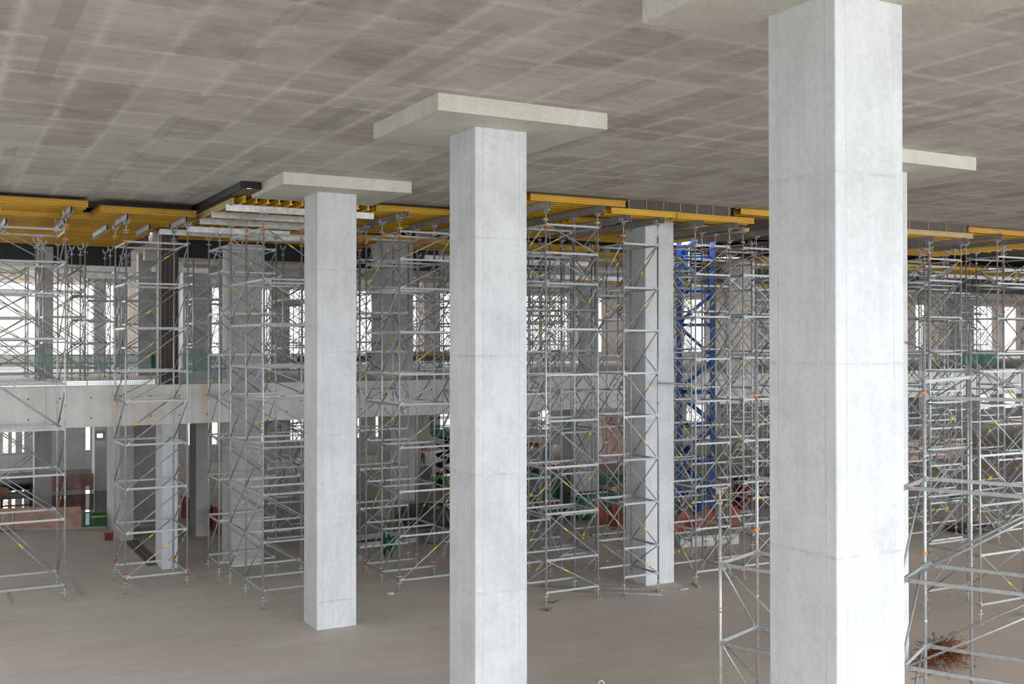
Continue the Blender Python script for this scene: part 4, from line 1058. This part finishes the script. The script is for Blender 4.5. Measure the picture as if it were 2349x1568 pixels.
# precast planter + orange sheeting below the blue mast
pl = thing('kerb_unit', 'long white concrete upstand below the orange sheeting', 'kerb', (26.6, 34.3, 0), -.16)
MB().box(0, 0, 0, 2.7, .35, .42).build('front_wall', M['crate'], pl); MB().box(0, .35, 0, .3, 1.6, .42).build('side_wall', M['crate'], pl)
tag(sheet('orange_sheeting', (26.4, 34.75, .42), (29.9, 34.5, .35), 1.1, M['orangenetdense'], seed=44, amp=.22, sag=.35, nx=30), 'crumpled orange sheeting draped below the blue mast', 'net')
# right background nets
tag(sheet('barrier_net', (42, 41.2, .2), (47.5, 41.2, .2), .9, M['orangenet'], seed=45, amp=.06), 'orange barrier net below the mezzanine at the right', 'net')
tag(sheet('barrier_net', (58, 50, .2), (63.5, 50, .2), 1.5, M['orangenet'], seed=46, amp=.06), 'tall orange barrier net before the bright window at the far right', 'net')
tag(MB().box(38.6, 41, .0, 40.6, 43.5, .04).build('blue_sheet', M['blue']), 'flat blue sheet on the floor below the mezzanine at the right', 'sheet')
rs = thing('steel_rack', 'dark red steel rack below the mezzanine behind the tubes beside the nearest column', 'rack', (35.5, 40.6, 0))
for z in (.4, .9, 1.4): MB().box(0, 0, z, 3., .9, z+.1).build('shelf', M['redpaint'], rs)
for xx in (0, 2.9): MB().box(xx, 0, 0, xx+.1, .9, 1.5).build('upright', M['redpaint'], rs)
b = MB(); lump(b, 0, 0, .12, 1.1, .7, .16, 51)
tag(b.build('plastic_sheeting', M['blacktarp'], None, (40.2, 31.3, 0)), 'crumpled shiny plastic sheet on the floor between the towers at the right border', 'sheet')
b = MB(); lump(b, 0, 0, .08, .7, .4, .14, 52)
tag(b.build('net_heap', M['greennetdense'], None, (47.5, 37.5, 0)), 'small heap of green net on the floor at the right border', 'net')
# rusty steel pile
def rust_pile():
    rr = random.Random(5); b = MB()
    for k in range(420):
        a = rr.uniform(0, 2*PI); rad = min(.75, abs(rr.gauss(0, .26))); cx, cy = rad*math.cos(a)*1.35, rad*math.sin(a)*.8
        L = rr.uniform(.25, .8); th = rr.gauss(.5, .45)+(PI if rr.random() < .3 else 0); tilt = rr.uniform(-.35, .3); z = max(.02, .5*(1-rad/.75)+rr.uniform(-.1, .1))
        d = Vector((math.cos(th)*math.cos(tilt), math.sin(th)*math.cos(tilt), math.sin(tilt)))
        p = Vector((cx, cy, max(.015, z))); q = p+d*L
        if q.z < .012: q.z = .012
        b.tube(p, q, .009, 5)
        if rr.random() < .35: b.tube(q, q+Vector((rr.uniform(-.1, .1), rr.uniform(-.1, .1), .08)), .008, 5)
    tag(b.build('rebar_pile', M['rust'], None, (22.65, 18.5, 0)), 'pile of rusty bent steel bars at the foot of the right tube tower', 'rebar', kind='stuff')
rust_pile()
for x0, y0, z0, x1, y1, z1, lab in ((21.2, 28.55, 6.92, 23.2, 28.72, 6.84, 'pale yellowish tie tube from the column tower to its right neighbour'), (23.9, 28.70, 6.95, 25.4, 28.80, 6.99, 'pale yellowish tie tube left of the nearest column')):
    tag(MB().tube((x0, y0, z0), (x1, y1, z1), .027, 8).build('tie_tube', M['jack']), lab, 'tube')
# loose tubes and bits on the floor in front of the central towers
for k, (x0, y0, x1, y1, lab) in enumerate(((18.2, 31.2, 21.5, 28.55, 'loose grey tube on the floor by the tower touching the column, longest one'), (18.8, 30.0, 21.05, 28.1, 'loose grey tube on the floor by the tower touching the column, front one'), (23.0, 29.0, 22.75, 28.35, 'short bent dark pipe at the foot of the tower right of the column without capital'))):
    tag(MB().tube((x0, y0, .03), (x1, y1, .03), .03, 8).build('loose_tube', M['galvdark']), lab, 'tube')
tag(MB().box(-.17, -.025, 0, .17, .025, .045).build('steel_offcut', M['galvdark'], None, (22.2, 28.45, 0), (0, 0, .05)), 'small grey steel offcut on the floor right of the column without capital', 'offcut')
for k, (x_, y_) in enumerate(((16.4, 29.3), (16.75, 28.2), (17.45, 28.95))):
    b = MB(); rr = random.Random(60+k)
    for q in range(9):
        a = rr.uniform(0, PI); b.tube((rr.uniform(-.1, .1), rr.uniform(-.1, .1), .02), (rr.uniform(-.1, .1)+.25*math.cos(a), .25*math.sin(a), rr.uniform(.02, .1)), .006, 5)
    tag(b.build('rebar_scrap', M['rust'], None, (x_, y_, 0)), ['rusty wire scrap left of the central front tower', 'rusty wire scrap at the front foot of the central front tower', 'rusty wire scrap inside the central front tower'][k], 'scrap')
b = MB(); lump(b, 0, 0, .03, .14, .10, .05, 71, 8, 5)
tag(b.build('rubble_piece', M['crate'], None, (13.35, 32.6, 0)), 'pale flat lump of mortar before the tower between the middle columns', 'rubble')
# loop strap of a bulk bag that pokes into the bottom of the view
bg = thing('bulk_bag', 'white strap loop of a bulk bag at the bottom border', 'bag', (11.88, 17.89, 0), -.5)
MB().prism(chamfer_rect(.42, .42, .12), 0, 1.05).build('bag_body', M['strap'], bg)
b = MB(); n = 14
for i in range(n):
    a0, a1 = PI*i/n, PI*(i+1)/n
    P0 = Vector((-.10*math.cos(a0), 0, 1.03+.45*math.sin(a0)**.8)); P1 = Vector((-.10*math.cos(a1), 0, 1.03+.45*math.sin(a1)**.8))
    i0 = len(b.v)
    for P, a in ((P0, a0), (P1, a1)):
        nrm = Vector((-math.cos(a), 0, math.sin(a)))*.012
        for yy in (-.035, .035):
            b.v += [tuple(P+Vector((0, yy, 0))), tuple(P+nrm+Vector((0, yy, 0)))]
    for q in ((0, 2, 6, 4), (1, 5, 7, 3), (0, 4, 5, 1), (2, 3, 7, 6)): b.quad([i0+k for k in q])
b.build('lifting_strap', M['strap'], bg)

# ------------------------------------------------------------------ light
w = bpy.data.worlds.new('World'); sc.world = w; w.use_nodes = True
nt = w.node_tree; t = NT(nt)
for n_ in list(nt.nodes): nt.nodes.remove(n_)
bgn = t.n('ShaderNodeBackground'); wo = t.n('ShaderNodeOutputWorld')
bgn.inputs[0].default_value = (.905, .955, 1.015, 1); bgn.inputs[1].default_value = 8.7
t.l(bgn.outputs[0], wo.inputs[0])
def portal(name, loc, rot, sx, sy):
    l = bpy.data.lights.new(name, 'AREA'); l.shape = 'RECTANGLE'; l.size = sx; l.size_y = sy
    l.cycles.is_portal = True
    o = bpy.data.objects.new(name, l); col.objects.link(o); o.location = loc; o.rotation_euler = rot
    return o
portal('daylight_portal_open_side', (39, -18.1, 6.5), (PI/2, 0, 0), 102, 13)
portal('daylight_portal_far_side', (40, 76, 6.3), (-PI/2, 0, 0), 104, 13)
portal('daylight_portal_right_side', (90, -1.5, 6.2), (PI/2, 0, PI/2), 33, 13.4)
portal('daylight_portal_near_left_side', (-12.2, -16, 6.4), (PI/2, 0, -PI/2), 4, 12.8)
portal('daylight_portal_added_void', (-10.75, 9.7, 13.1), (0, 0, 0), 2.5, 55)
portal('daylight_portal_left_side', (-12.2, 60, 9.6), (PI/2, 0, -PI/2), 32, 6)

# ------------------------------------------------------------------ camera
cam = bpy.data.cameras.new('camera'); co = bpy.data.objects.new('camera', cam); col.objects.link(co)
F, CYP = 2436.77, 762.76
yaw, pit, rol = math.radians(61.1975), math.radians(.546), math.radians(-.0346)
fw = Vector((math.cos(yaw), math.sin(yaw), 0)); rt = Vector((math.sin(yaw), -math.cos(yaw), 0)); upv = Vector((0, 0, 1))
f2 = fw*math.cos(pit)+upv*math.sin(pit); u2 = upv*math.cos(pit)-fw*math.sin(pit)
r3 = rt*math.cos(rol)+u2*math.sin(rol); u3 = u2*math.cos(rol)-rt*math.sin(rol)
m = Matrix((r3, u3, -f2)).transposed().to_4x4(); m.translation = Vector((0, 0, 8.2581))
co.matrix_world = m
cam.sensor_width = 36; cam.sensor_fit = 'HORIZONTAL'; cam.lens = F/2349*36
cam.shift_y = -(784-CYP)/2349; cam.clip_end = 1000; cam.clip_start = .1
sc.camera = co
vs = sc.view_settings; vs.view_transform = 'Standard'; vs.look = 'None'; vs.exposure = 0.; vs.gamma = 1; vs.use_curve_mapping = False
cy = sc.cycles
cy.max_bounces = 7; cy.diffuse_bounces = 4; cy.glossy_bounces = 3; cy.transparent_max_bounces = 10
cy.use_denoising = True
